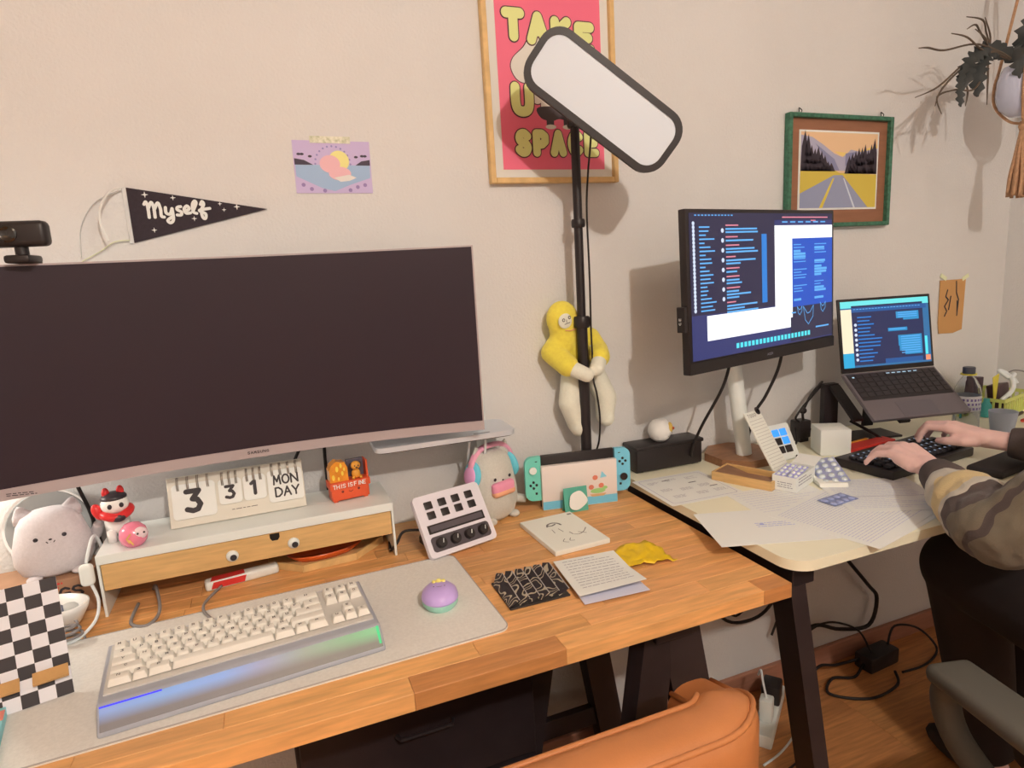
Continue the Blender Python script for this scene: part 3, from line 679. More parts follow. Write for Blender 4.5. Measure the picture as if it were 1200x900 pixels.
# light bar: the board's own leds behind the sloped front face
def ledmat():
    m = bpy.data.materials.new('led_diffuser'); m.use_nodes = True; nt = m.node_tree; N = nt.nodes; L = nt.links; b = N['Principled BSDF']
    b.inputs['Base Color'].default_value = (.22, .215, .22, 1); b.inputs['Roughness'].default_value = .35
    tc = N.new('ShaderNodeTexCoord'); sp = N.new('ShaderNodeSeparateXYZ'); L.new(tc.outputs['Generated'], sp.inputs[0])
    cr = N.new('ShaderNodeValToRGB'); e = cr.color_ramp.elements
    e[0].position = 0; e[0].color = (.10, .30, .75, 1); e[1].position = 1; e[1].color = (.03, .62, .18, 1)
    for p, c in ((.18, (.05, .35, .85, 1)), (.40, (.08, .34, .85, 1)), (.54, (.22, .26, .50, 1)), (.70, (.20, .30, .22, 1)), (.88, (.06, .42, .14, 1))):
        q = e.new(p); q.color = c
    L.new(sp.outputs['X'], cr.inputs[0]); L.new(cr.outputs['Color'], b.inputs['Emission Color'])
    c2 = N.new('ShaderNodeValToRGB'); q = c2.color_ramp.elements; q[0].position = .25; q[0].color = (.05, .05, .05, 1); q[1].position = .75; q[1].color = (1, 1, 1, 1)
    L.new(sp.outputs['Y'], c2.inputs[0])
    ml = N.new('ShaderNodeMath'); ml.operation = 'MULTIPLY'; ml.inputs[1].default_value = .58; L.new(c2.outputs['Color'], ml.inputs[0]); L.new(ml.outputs[0], b.inputs['Emission Strength'])
    return m
lb = MB(); lb.box(.356, .030, .001); lb.build('light_bar', ledmat(), kb, (0, -.0725, .0187), (R(46.2), 0, 0))
mb = MB(); mb.quad(0, 0, .070, .0022); mb.build('blue_led', glow('led_blue', (60, 60, 255), 1.1), kb, (-.178, -.0640, .0287), (R(46.2), 0, 0))
mb = MB(); mb.quad(0, 0, .05, .003); mb.build('cyan_led', glow('led_cyan', (70, 190, 250), .9), kb, (-.178, -.0675, .0245), (R(46.2), 0, 0))
mb = MB(); mb.quad(0, 0, .0035, .026); mb.build('green_led', glow('led_green', (70, 220, 140), .9), kb, (.1735, -.0805, .0118), (R(46.2), 0, 0))
# key deck plate
MB().box(.350, .112, .003, (0, 0, 0)).build('key_deck', flat('key_deck', (206, 188, 168), .5), kb, (0, .012, .0372), (R(3.7), 0, 0))
U = .01885
def keymesh(w):
    bm = bmesh.new(); b0 = [(-w / 2, -.0090), (w / 2, -.0090), (w / 2, .0090), (-w / 2, .0090)]
    i_ = .0026
    v0 = [bm.verts.new((x, y, 0)) for x, y in b0]
    t0 = [bm.verts.new((x - math.copysign(i_, x), y - math.copysign(i_ * .9, y) + .0005, .0088 + (.0006 if y > 0 else 0))) for x, y in b0]
    bm.faces.new(t0)
    for i in range(4):
        j = (i + 1) % 4; bm.faces.new((v0[i], v0[j], t0[j], t0[i]))
    bmesh.ops.bevel(bm, geom=[e for e in bm.edges if e.verts[0] in t0 or e.verts[1] in t0], offset=.0011, segments=2, affect='EDGES', profile=.5)
    me = bpy.data.meshes.new('keycap'); bm.to_mesh(me); bm.free(); me.materials.append(M_KEY)
    me.polygons.foreach_set('use_smooth', [True] * len(me.polygons)); me.set_sharp_from_angle(angle=R(50))
    return me
KM = {}
lgm = {}
def legend(k):
    if k not in lgm:
        r_ = random.Random(k); mb = MB(); ch = r_.choice('TAKEUPSCHIFNMDOY31GRLB')
        mb.stroke(GL[ch], .0008, 0, -.0026, -.0008, .0034, .0042)
        me = bpy.data.meshes.new('legend'); mb.bm.to_mesh(me); mb.bm.free(); me.materials.append(M_INK); lgm[k] = me
    return lgm[k]
ROWS = [[1] * 13 + [2], [1.5] + [1] * 12 + [1.5], [1.75] + [1] * 11 + [2.25], [2.25] + [1] * 10 + [2.75], [1.5, 1, 1.5, 7, 1.5, 1, 1.5]]
NAV = [[1, 1, 1], [1, 1, 1], [], [0, 1, 0], [1, 1, 1]]
kc = 0
def key(x, rowi, w):
    global kc
    if w not in KM: KM[w] = keymesh(w * U - .0009)
    o = bpy.data.objects.new('keycap', KM[w]); COL.objects.link(o); o.parent = kb
    y = .012 + (2 - rowi) * U; zc = .0392 + (y - .012) * math.tan(R(3.7))
    o.location = (x, y, zc + (.0012 if rowi == 0 else 0)); o.rotation_euler = (R([9, 6, 3, 0, -3][rowi]), 0, 0)
    if w <= 2.3:
        l = bpy.data.objects.new('legend', legend(kc % 22)); COL.objects.link(l); l.parent = o; l.location = (0, .0, .0097); l.rotation_euler = (R(2), 0, 0)
    kc += 1
XL = -.1715
for ri, rw_ in enumerate(ROWS):
    x = XL
    for w in rw_: key(x + w * U / 2, ri, w); x += w * U
    x = XL + 15 * U + .006
    for w in NAV[ri]:
        if w: key(x + U / 2, ri, 1)
        x += U
MB().tube([(.0, .08, .012), (-.02, .11, .004), (-.05, .155, .003), (-.06, .21, .003), (-.03, .27, .003)], .0025).build('cable', flat('grey_cord', (140, 126, 116), .6), kb, smooth=True)

# ------------------------------------------------------------------ mouse
t = thing('computer_mouse', 'small lilac and mint mouse with yellow bow on the desk mat', 'mouse', (.219, -.397, MZ), R(-12))
MB().lathe([(0, 0), (.026, 0), (.031, .006), (.032, .014), (0, .014)], 32, sc=(.95, 1.12, 1)).build('base', flat('mint', (166, 206, 176), .35), t, smooth='auto')
MB().lathe([(.0322, .014), (.0322, .0165), (.030, .024), (.022, .031), (.010, .034), (0, .0345)], 32, sc=(.95, 1.12, 1)).build('shell', flat('lilac', (196, 158, 206), .3), t, smooth=True)
MB().ball(.005, .0045, .004).build('bow', flat('bow_yellow', (240, 214, 110), .4), t, (.0, .014, .0345), smooth=True)
for x in (-.008, .008): MB().ball(.0035, .004, .003).build('bow_loop', flat('bow_yellow', (240, 214, 110), .4), t, (x, .014, .0338), smooth=True)
mb = MB(); mb.stroke([[(-.004, 0), (-.002, -.0015), (0, 0), (.002, -.0015), (.004, 0)]], .0008); mb.disc(-.009, .001, .0012, 1e-5, n=8); mb.disc(.009, .001, .0012, 1e-5, n=8)
mb.build('face_print', M_INK, t, (0, -.006, .0350))

# ------------------------------------------------------------------ macro pad with knobs
t = thing('control_pad', 'tilted pinkish white control pad with eight keys and four knobs', 'control pad', (.319, -.222, DZ + .002), R(14))
TL = R(-33.8)
fr = MB().prism(rrect(.152, .124, .009), -.012, 0).build('faceplate', flat('pad_pink_white', (228, 208, 214), .4), t, (0, 0, .0), (R(90) + TL, 0, 0))
fr.location = (0, -.0005, .0085); 
fr.location = (0, .0345, .0585)
for i in range(4):
    for j in range(2):
        k = MB().box(.0175, .0155, .003, bev=.002, seg=2).build('display_key', M_BLACKPL, fr, (-.047 + i * .031, .040 - j * .0205, .001), smooth='auto')
MB().box(.128, .0175, .002, bev=.0006, seg=1).build('touch_strip', M_BLACKPL, fr, (0, -.0075, .0008))
MB().box(.119, .011, .0006).build('strip_screen', mat('strip_screen', ph(88, 76, 76), .3), fr, (0, -.0075, .002))
MB().prism(rrect(.132, .030, .007), 0, .0015).build('knob_panel', mat('knob_panel', ph(78, 66, 66), .45), fr, (0, -.0375, .0))
for i in range(4):
    k = MB().lathe([(0, 0), (.0105, 0), (.0100, .010), (.0085, .0115), (0, .0115)], 24).build('knob', M_BLACKPL, fr, (-.048 + i * .032, -.0375, .0016), smooth='auto')
    MB().box(.0014, .008, .0012).build('knob_mark', M_WHITEPL, k, (.002, .002, .0117), (0, 0, R(-20)))
mb = MB(); mb.prism([(-.04, 0), (.045, 0), (.045, .012), (.006, .058), (-.0, .058), (-.02, .02)], -.05, .05, Matrix.Rotation(R(90), 4, 'Z') @ Matrix.Rotation(R(90), 4, 'X'))
mb.build('stand', M_BLACKPL, t, (0, .058, 0))
MB().tube([(-.03, .07, .03), (-.08, .10, .035), (-.105, .09, .02), (-.115, .10, .004), (-.10, .14, .003)], .0028).build('cable', M_CABLE, t, smooth=True)
# ------------------------------------------------------------------ left edge of the desk
t = thing('cardboard_box', 'brown printed cardboard box under the grey plush cat', 'box', (-.415, -.085, DZ), R(3))
MB().box(.17, .09, .066, (0, 0, .033), bev=.001, seg=1).build('box_body', mat('brown_card', ph(170, 120, 86), .8, var=.1, vscale=20), t)
mb = MB(); word(mb, 'GS', .034, .020, .018, .015, .004, .0042); mb.build('dark_lettering', M_INK, t, (0, -.0454, .012), UP)
mb = MB(); text_rows(mb, -.04, .050, .045, .058, .007, .0030, 0, 12); mb.build('red_lettering', M_RED, t, (0, -.0453, .0), UP)
def plush_cat(name, label, loc, rot, h, w, d, m, tail):
    c = thing(name, label, 'plush toy', loc, rot, None)
    prof = [(0, 0), (.60, .015), (.86, .08), (1.0, .24), (1.0, .42), (.90, .62), (.80, .80), (.66, .92), (.40, .985), (0, 1.0)]
    MB().lathe([(r, z) for r, z in prof], 36, sc=(w / 2, d / 2, h)).build('body', m, c, smooth=True)
    for s_ in (-1, 1):
        MB().lathe([(.30, 0), (.24, .45), (.10, .85), (0, 1)], 18, sc=(.50 * w, .30 * d, .25 * h)).build('ear', m, c, (s_ * w * .27, 0, h * .86), (0, R(14 * s_), 0), smooth=True)
        MB().ball(w * .10, d * .16, h * .05).build('paw', m, c, (s_ * w * .27, -d * .36, h * .05), smooth=True)
        MB().ball(w * .030, w * .010, w * .030).build('eye', M_TOYBLACK, c, (s_ * w * .17, -d * .435, h * .64), smooth=True)
    MB().ball(w * .022, w * .010, w * .014).build('nose', M_TOYBLACK, c, (0, -d * .452, h * .61), smooth=True)
    MB().tube(tail, [w * .085, w * .085, w * .07], 10).build('tail', m, c, smooth=True)
    return c
M_PLUSH = mat('grey_plush', ph(206, 184, 172), .95, var=.05, vscale=260, bump=.35, bscale=700, sheen=.3)
M_PLUSH2 = mat('beige_plush', ph(206, 190, 168), .95, var=.05, vscale=260, bump=.35, bscale=700, sheen=.3)
c = plush_cat('plush_cat', 'pale grey plush cat sitting on the printed cardboard box at far left', (-.386, -.088, DZ + .0665), R(12), .118, .118, .078, M_PLUSH, [(.045, .01, .03), (.062, .012, .05), (.070, .0, .07)])
mb = MB(); mb.stroke([[(-.006, .003), (-.003, -.001), (0, .001), (.003, -.001), (.006, .003)]], .0016); mb.build('mouth_stitching', M_TOYBLACK, c, (0, -.0360, .066), UP)
t = thing('round_plate', 'white rimmed round plate propped upright behind the grey plush cat', 'plate', (-.407, -.034, DZ + .155 - .085), (R(82), 0, 0))
t.location = (-.405, -.018, DZ + .0665 + .062)
MB().lathe([(0, 0), (.05, 0), (.066, .006), (.071, .009), (.071, .012), (.064, .009), (.05, .004), (0, .004)], 44).build('plate_body', flat('plate_white', (240, 228, 212), .3), t, smooth='auto')
MB().lathe([(.0655, .0098), (.0672, .0105), (.0655, .0112), (.0640, .0104)], 44).build('rim_line', flat('plate_line', (150, 140, 128), .4), t, smooth=True)
t = thing('ceramic_bowl', 'white boat-shaped ceramic bowl of pebbles behind the chequered phone stand', 'bowl', (-.378, -.178, DZ), R(-18))
MB().lathe([(0, 0), (.022, 0), (.034, .012), (.046, .036), (.048, .046), (.044, .046), (.033, .018), (.02, .008), (0, .008)], 36, sc=(1.2, .8, 1)).build('bowl_body', flat('glazed_white', (238, 222, 204), .25, coat=.4), t, smooth=True)
for k, (x, y, s_) in enumerate(((-.018, .006, .012), (.006, -.004, .013), (.026, .006, .011))):
    tag(MB().ball(s_ * 1.2, s_, s_ * .7).build('pebble', flat(['pebble_grey', 'pebble_dark', 'pebble_pale'][k], [(150, 140, 144), (104, 100, 108), (190, 176, 160)][k], .5), None,
        (-.378 + x * .95, -.178 + y - x * .3, DZ + .036), smooth=True),
        ['mid grey pebble at the left end of the white bowl', 'dark grey pebble in the middle of the white bowl', 'pale beige pebble at the right end of the white bowl'][k], 'pebble', 'pebbles in the white bowl')
t = thing('charging_cable', 'white cable with pill-shaped connector hanging beside the shelf at left', 'cable', (-.318, -.19, DZ))
MB().box(.021, .016, .038, bev=.0075, seg=4).build('connector', mat('pill_white', ph(232, 232, 234), .25), t, (0, 0, .09), smooth='auto')
MB().tube([(.004, .0, .072), (.012, -.01, .045), (.008, -.03, .022), (-.012, -.05, .008), (-.035, -.055, .004)], .0026).build('cord', M_WCABLE, t, smooth=True)
MB().tube([(.0, .005, .108), (.008, .03, .14), (.004, .08, .12), (.0, .13, .05)], .0026).build('cord', M_WCABLE, t, smooth=True)
t = thing('cable_coil', 'small coil of grey cord on the desk beside the phone stand', 'cable', (-.345, -.238, DZ + .003))
MB().tube([(.022 * math.cos(a) * (1 - .012 * k), .012 * math.sin(a), .003 + .0011 * k) for k, a in enumerate([i * math.pi / 4 for i in range(26)])], .0022, 6).build('cord', flat('grey_cord', (140, 126, 116), .6), t, smooth=True)

# chequered phone stand
t = thing('phone_stand', 'black and white chequered phone stand with wooden ledge at the left edge', 'phone stand', (-.352, -.392, MZ), R(13.5))
def checker(w, h, nx, ny, parent, M_rot, loc, name):
    p = MB().box(w, .0035, h, (0, 0, h / 2)).build(name, flat('stand_white', (226, 210, 202), .6), parent, loc, M_rot)
    mb = MB(); cw = w / nx; ch = h / ny
    for i in range(nx):
        for j in range(ny):
            if (i + j) % 2 == 0: mb.quad(-w / 2 + i * cw, j * ch, cw, ch)
    mb.build('check_print', M_INK, p, (0, -.0019, 0), UP)
    return p
checker(.096, .126, 5, 7, t, (R(-20), 0, 0), (0, .010, .030), 'back_panel')
checker(.096, .036, 5, 2, t, (R(-24), 0, 0), (.0, -.012, .001), 'front_panel')
for x in (-.028, .026):
    MB().box(.040, .019, .004, (0, 0, 0)).build('ledge', M_PLY, t, (x, -.006, .034), (R(24), 0, 0))
MB().box(.003, .045, .045, (0, .050, .0225)).build('brace', M_PLY, t)
t = thing('striped_notebook', 'teal and coral notebook corner on the mat at the bottom left edge', 'notebook', (-.385, -.475, MZ), R(11))
MB().box(.07, .15, .012, (-.012, 0, .006), bev=.001, seg=1).build('cover', flat('teal', (140, 196, 186), .5), t)
for y in (-.05, -.005, .045): MB().box(.0702, .024, .0004, (-.012, y, .0122)).build('coral_stripe', flat('coral', (236, 138, 116), .5), t)

# ------------------------------------------------------------------ second plush with headphones
c = plush_cat('plush_cat', 'beige plush cat wearing pastel headphones beside the docked game console', (.430, -.082, DZ), R(22), .158, .125, .078, M_PLUSH2, [(.05, .02, .03), (.075, .0, .025), (.088, -.012, .022)])
# headphones: band + cushions
w_, d_, h_ = .125, .078, .158
hp = thing('toy_headphones', 'pastel pink and turquoise toy headphones on the beige plush cat', 'headphones', (.430, -.082, DZ), R(22))
MB().tube([(-.058, 0, h_ * .66), (-.056, 0, h_ * .88), (-.035, 0, h_ * 1.03), (0, 0, h_ * 1.07), (.035, 0, h_ * 1.03), (.056, 0, h_ * .88), (.058, 0, h_ * .66)], .0055, 10, flatz=1.6).build('band', flat('band_pink', (242, 158, 170), .6), hp, smooth=True)
for s_ in (-1, 1):
    MB().ball(.010, .026, .030).build('ear_cushion', flat('band_turq', (112, 196, 204), .6), hp, (s_ * .0555, 0, h_ * .72), (0, R(-12 * s_), 0), smooth=True)
    MB().ball(.006, .018, .021).build('ear_cap', flat('band_pink2', (238, 160, 190), .6), hp, (s_ * .0635, 0, h_ * .72), (0, R(-12 * s_), 0), smooth=True)
g = thing('toy_cushion', 'small pink and orange plush bun held by the beige plush cat', 'plush toy', (.441, -.119, DZ + .079), R(22))
MB().box(.060, .017, .026, bev=.0075, seg=4).build('bun_top', flat('bun_pink', (240, 146, 160), .8), g, (0, 0, .003), smooth='auto')
MB().box(.060, .018, .014, bev=.006, seg=3).build('bun_base', flat('bun_orange', (236, 160, 116), .8), g, (0, -.001, -.008), smooth='auto')

# ------------------------------------------------------------------ handheld console in its dock
t = thing('game_console', 'handheld game console with green and blue controllers in a white dock', 'console', (.633, -.092, DZ), R(-10.5))
MB().box(.178, .014, .104, (0, -.018, .052), bev=.002).build('dock_front', flat('dock_pink_white', (232, 206, 186), .5), t, smooth='auto')
MB().box(.176, .008, .100, (0, .0035, .050), bev=.002).build('dock_rear', M_BLACKPL, t, smooth='auto')
MB().box(.173, .008, .104, (0, -.006, .074), bev=.002).build('tablet', M_BLACKPL, t, smooth='auto')
mb = MB(); mb.quad(-.0885, 0, .177, .019); mb.build('sea_print', flat('sea_blue', (118, 186, 204), .5), t, (0, -.0253, .002), UP)
mb = MB(); mb.poly([(.022, .0), (.062, .0), (.056, -.006), (.028, -.006)][::-1]); mb.build('raft_print', flat('raft', (218, 166, 112), .5), t, (0, -.0255, .026), UP)
mb = MB(); mb.disc(.042, .030, .018, 0, .006); mb.disc(.058, .036, .007, 1e-5, .004); mb.build('island_print', flat('island_green', (158, 196, 116), .5), t, (0, -.0255, .003), UP)
mb = MB()
for x, y in ((.026, .040), (.036, .062), (.050, .042)): mb.disc(x, y, .0065, 0, .006, 10)
mb.build('cargo_print', flat('cargo_orange', (222, 122, 92), .5), t, (0, -.0256, .003), UP)
mb = MB(); mb.poly([(.048, .060), (.064, .062), (.052, .076)]); mb.build('sail_print', flat('sail_blue', (140, 196, 206), .5), t, (0, -.0256, .003), UP)
def controller(x, m, name, lab, capm, flip):
    pts = []
    hw, hh, r = .0185, .0515, .018
    base = [(-hw + r + r * math.cos(a), hh - r + r * math.sin(a)) for a in [math.pi / 2 + math.pi / 2 * k / 8 for k in range(9)]] + \
           [(-hw + r + r * math.cos(a), -hh + r + r * math.sin(a)) for a in [math.pi + math.pi / 2 * k / 8 for k in range(9)]] + [(hw, -hh), (hw, hh)]
    P = [(-x_ if flip else x_, y_) for x_, y_ in base]
    o = MB().prism(P, -.005, .007).build('controller', m, t, (x, -.008, .074), UP, smooth='auto', label=lab)
    sx = -1 if flip else 1
    sy, by = ((.022, -.014) if not flip else (-.016, .020))
    MB().lathe([(0, 0), (.006, 0), (.0085, .004), (.0085, .007), (0, .0075)], 20).build('thumb_stick', capm, o, (-.001 * sx, sy, .007), smooth='auto')
    for dx, dy in ((.007, 0), (-.007, 0), (0, .007), (0, -.007)):
        MB().lathe([(0, 0), (.0029, 0), (.0029, .0016), (0, .0018)], 12).build('button', M_BLACKPL, o, (dx, by + dy, .007))
    MB().box(.005, .005, .0015).build('button', M_BLACKPL, o, (.006 * sx, -.034 if not flip else -.034, .0074))
    MB().box(.005, .0015, .0015).build('button', M_BLACKPL, o, (.008 * sx, .041, .0074))
controller(-.1065, flat('controller_green', (118, 198, 168), .4), 'controller', 'mint green left controller', M_WHITEPL, False)
controller(.1065, flat('controller_blue', (122, 190, 212), .4), 'controller', 'light blue right controller', M_BLACKPL, True)

t = thing('green_card', 'small green standing card with white blob before the console dock', 'card', (.606, -.140, DZ), R(-5))
MB().box(.056, .0012, .056, (0, 0, .028)).build('front', flat('card_green', (92, 164, 134), .6), t, (0, 0, 0), (R(-8), 0, 0))
MB().box(.056, .0012, .054, (0, 0, .027)).build('rear_flap', flat('card_green', (92, 164, 134), .6), t, (0, .018, 0), (R(11), 0, 0))
mb = MB(); mb.poly([(.0215 * math.cos(a) * (1 + .12 * math.cos(3 * a + .6)), .021 * math.sin(a) * (1 + .10 * math.sin(2 * a))) for a in [2 * math.pi * k / 28 for k in range(28)]])
mb.build('white_print', M_PAPER, t, (.001, -.0048, .028), (R(82), 0, 0))

# ------------------------------------------------------------------ flat things on the wooden desk
t = thing('drawing_tile', 'cream square canvas tile with a faint ink drawing on the wooden desk', 'tile', (.524, -.238, DZ), R(2))
MB().box(.122, .166, .010, (0, 0, .005), bev=.001, seg=1).build('tile_body', M_CREAM, t)
mb = MB()
mb.stroke([[(-.022, .030), (-.016, .040), (-.004, .043), (.006, .036), (.008, .026)], [(-.020, .034), (-.012, .030), (-.002, .034)]], .0042, 0, smooth=True)
mb.stroke([[(.010, -.030), (.020, -.034), (.034, -.026), (.046, -.012)], [(.022, -.024), (.034, -.036)], [(.006, -.016), (.008, -.028)]], .0018, 1e-4, smooth=True)
mb.stroke([[(-.020, .012), (-.022, -.006)], [(-.006, .010), (-.004, -.008)], [(-.018, -.04), (-.026, -.05), (-.018, -.058)], [(-.006, -.042), (-.012, -.052), (-.004, -.056)]], .0014, 2e-4, smooth=True)
mb.quad(.046, .066, .010, .006, 3e-4)
mb.build('ink_drawing', flat('drawing_ink', (120, 112, 104), .7), t, (0, 0, .0102))
def sheet(w, h, fn, nx=12, ny=10, th=.0005):
    mb = MB(); bm = mb.bm; G = []
    for j in range(ny + 1):
        G.append([bm.verts.new((-w / 2 + w * i / nx, -h / 2 + h * j / ny, fn(i / nx, j / ny))) for i in range(nx + 1)])
    for j in range(ny):
        for i in range(nx): bm.faces.new((G[j][i], G[j][i + 1], G[j + 1][i + 1], G[j + 1][i]))
    r_ = bmesh.ops.extrude_face_region(bm, geom=list(bm.faces))
    bmesh.ops.translate(bm, vec=(0, 0, th), verts=[v for v in r_['geom'] if isinstance(v, bmesh.types.BMVert)])
    bmesh.ops.recalc_face_normals(bm, faces=bm.faces); return mb
t = thing('yellow_wrapper', 'crumpled yellow wrapper on the wooden desk by the folded leaflet', 'wrapper', (.598, -.402, DZ + .0012), R(4))
rg = random.Random(5); nz = [[rg.random() for _ in range(13)] for _ in range(11)]
mb = sheet(.102, .094, lambda u, v: .002 + .009 * nz[int(v * 10)][int(u * 12)] * (.3 + .7 * u) , 12, 10)
for v in mb.bm.verts:
    v.co.y += .006 * math.sin(v.co.x * 90) ; v.co.x += .005 * math.sin(v.co.y * 80 + 1)
    if v.co.x < 0 and v.co.y < 0: v.co.y *= .6
mb.build('foil', mat('yellow_foil', ph(236, 184, 20), .45, coat=.1), t, smooth=True)
t = thing('folded_leaflet', 'folded white printed leaflet curling on the wooden desk', 'leaflet', (.497, -.432, DZ + .001), R(-7))
sheet(.120, .140, lambda u, v: .004 + .002 * u + .014 * max(0, .5 - v) * (0.4 + u) , 10, 10).build('top_leaf', M_PAPER, t, (0, 0, .003), smooth='auto')
sheet(.116, .136, lambda u, v: .001 + .010 * max(0, .4 - v) * u, 10, 8).build('bottom_leaf', flat('leaf_lilac', (214, 200, 212), .7), t, (.002, -.014, .0), smooth='auto')
mb = MB(); text_rows(mb, -.046, -.052, .05, .058, .0105, .0016, 0, 21, .9)
for v in mb.bm.verts: u = (v.co.x + .06) / .12; q = (v.co.y + .07) / .14; v.co.z = .0040 + .002 * u + .014 * max(0, .5 - q) * (.4 + u) + .0008
mb.build('printed_text', M_GREYINK, t, (0, 0, .0031))
t = thing('pleated_wallet', 'black pleated packet with silver swirl print beside the desk mat', 'packet', (.372, -.418, DZ), R(-1))
M_SWIRL = mat('swirl_print', ph(60, 50, 50), .45)
def swirl():
    m = M_SWIRL; nt = m.node_tree; N = nt.nodes; L = nt.links; b = N['Principled BSDF']
    tc = N.new('ShaderNodeTexCoord'); nz = N.new('ShaderNodeTexNoise'); nz.noise_dimensions = '4D'; nz.inputs['Scale'].default_value = 34; nz.inputs['Detail'].default_value = .6
    oi = N.new('ShaderNodeObjectInfo'); m0 = N.new('ShaderNodeMath'); m0.operation = 'MULTIPLY'; m0.inputs[1].default_value = 19; L.new(oi.outputs['Random'], m0.inputs[0]); L.new(m0.outputs[0], nz.inputs['W'])
    m1 = N.new('ShaderNodeMath'); m1.operation = 'MULTIPLY'; m1.inputs[1].default_value = 58; m2 = N.new('ShaderNodeMath'); m2.operation = 'SINE'
    cr = N.new('ShaderNodeValToRGB'); e = cr.color_ramp.elements; e[0].position = .62; e[0].color = (*ph(54, 44, 44), 1); e[1].position = .80; e[1].color = (*ph(190, 168, 136), 1)
    L.new(tc.outputs['Object'], nz.inputs['Vector']); L.new(nz.outputs['Fac'], m1.inputs[0]); L.new(m1.outputs[0], m2.inputs[0]); L.new(m2.outputs[0], cr.inputs[0]); L.new(cr.outputs[0], b.inputs['Base Color'])
swirl()
MB().box(.108, .098, .003, (0, 0, .0015), bev=.0008, seg=1).build('back_cover', M_BLACKPL, t)
for k in range(6):
    x = -.045 + k * .0178
    mb = MB(); bm = mb.bm
    # a tapered leaf: low along its left edge, raised along the right edge, pointed top
    P = [(-.009, -.046, .0), (.0086, -.046, .009), (.0086, .036, .019), (.0015, .050, .014), (-.009, .036, .0)]
    a = [bm.verts.new(p) for p in P]; b_ = [bm.verts.new((p[0], p[1], p[2] + .0012)) for p in P]
    bm.faces.new(a[::-1]); bm.faces.new(b_)
    for i in range(5): bm.faces.new((a[i], a[(i + 1) % 5], b_[(i + 1) % 5], b_[i]))
    bmesh.ops.recalc_face_normals(bm, faces=bm.faces)
    pl_ = mb.build('pleat', M_SWIRL, t, (x, 0, .0036))
    MB().tube([(.0088, -.046, .0100), (.0088, .036, .0202)], .0009, 6, smooth=False).build('silver_edge', flat('pleat_edge', (176, 160, 146), .4), pl_)

# ------------------------------------------------------------------ key light on pole
LX, LY = .672, -.070
t = thing('panel_light', 'black framed white LED panel light on a tall black pole', 'lamp', (LX, LY, 0))
MB().box(.07, .032, .016, (.0, .006, .008), bev=.003).build('base', M_BLACKMETAL, t)
t.location = (LX, LY, DZ)
MB().tube([(0, 0, .01), (0, 0, .42)], .0125, 16).build('lower_pole', M_BLACKMETAL, t, smooth='auto')
MB().tube([(0, 0, .42), (0, 0, .86)], .0098, 16).build('upper_pole', M_BLACKMETAL, t, smooth='auto')
for z, r, h in ((.418, .0185, .026), (.636, .0155, .018), (.855, .0165, .035)):
    MB().lathe([(0, 0), (r * .9, 0), (r, .004), (r, h - .004), (r * .9, h), (0, h)], 18).build('collar', M_BLACKPL, t, (0, 0, z - h / 2), smooth='auto')
MB().ball(.012, .012, .014).build('ball_joint', M_BLACKPL, t, (0, -.012, .885), smooth=True)
cen = Vector((.650, -.235, 1.582)); u = Vector((.255, -.075, -.205)).normalized()
n_ = (Vector((0, -1.36, 1.279)) - cen).normalized(); n_ = (n_ + Vector((0, 0, .25))); n_ = (n_ - u * n_.dot(u)).normalized(); v_ = n_.cross(u)
PM = Matrix(((u.x, v_.x, n_.x), (u.y, v_.y, n_.y), (u.z, v_.z, n_.z)))
loc = cen - Vector((LX, LY, DZ)); er = tuple(PM.to_euler())
PW, PH_ = .325, .125
pn = MB().prism(rrect(PW, PH_, .042, 8), -.011, .004).build('panel_housing', M_BLACKMAT, t, loc, er, smooth='auto')
# raised bezel ring
mb = MB(); bm = mb.bm; o_ = rrect(PW, PH_, .042, 8); i_ = rrect(PW - .026, PH_ - .026, .030, 8)
ring = [[bm.verts.new((x, y, z)) for x, y in P] for P, z in ((o_, .004), (o_, .0075), (i_, .0075), (i_, .0055))]
nn = len(o_)
for a, b in zip(ring, ring[1:]):
    for k in range(nn): bm.faces.new((a[k], a[(k + 1) % nn], b[(k + 1) % nn], b[k]))
bmesh.ops.recalc_face_normals(bm, faces=bm.faces); mb.build('bezel', M_BLACKPL, pn, smooth='auto')
MB().prism(rrect(PW - .0255, PH_ - .0255, .030, 8), .0040, .0058).build('diffuser', flat('panel_diffuser', (214, 207, 209), .4), pn)
for k in range(22):
    MB().box(.0016, .002, .008).build('vent_rib', M_BLACKMAT, pn, (-.085 + k * .0085, PH_ / 2 + .0003, -.004))
bj = loc - n_ * .011
MB().tube([(0, -.012, .885), tuple(bj * .5 + Vector((0, -.012, .885)) * .5), tuple(bj)], .0075, 10).build('bracket', M_BLACKPL, t, smooth=True)
MB().tube([(.02, -.03, .90), (.030, -.016, .82), (.022, -.012, .74), (.016, -.012, .66), (.017, -.013, .52), (.016, -.013, .40), (.017, -.014, .33)], .0022).build('cable', M_CABLE, t, smooth=True)
MB().tube([(.017, -.014, .33), (.012, -.024, .285), (.016, -.030, .255), (.022, -.030, .20), (.026, -.016, .14), (.034, .02, .09), (.034, .03, .01)], .0022).build('cable', M_CABLE, t, smooth=True)

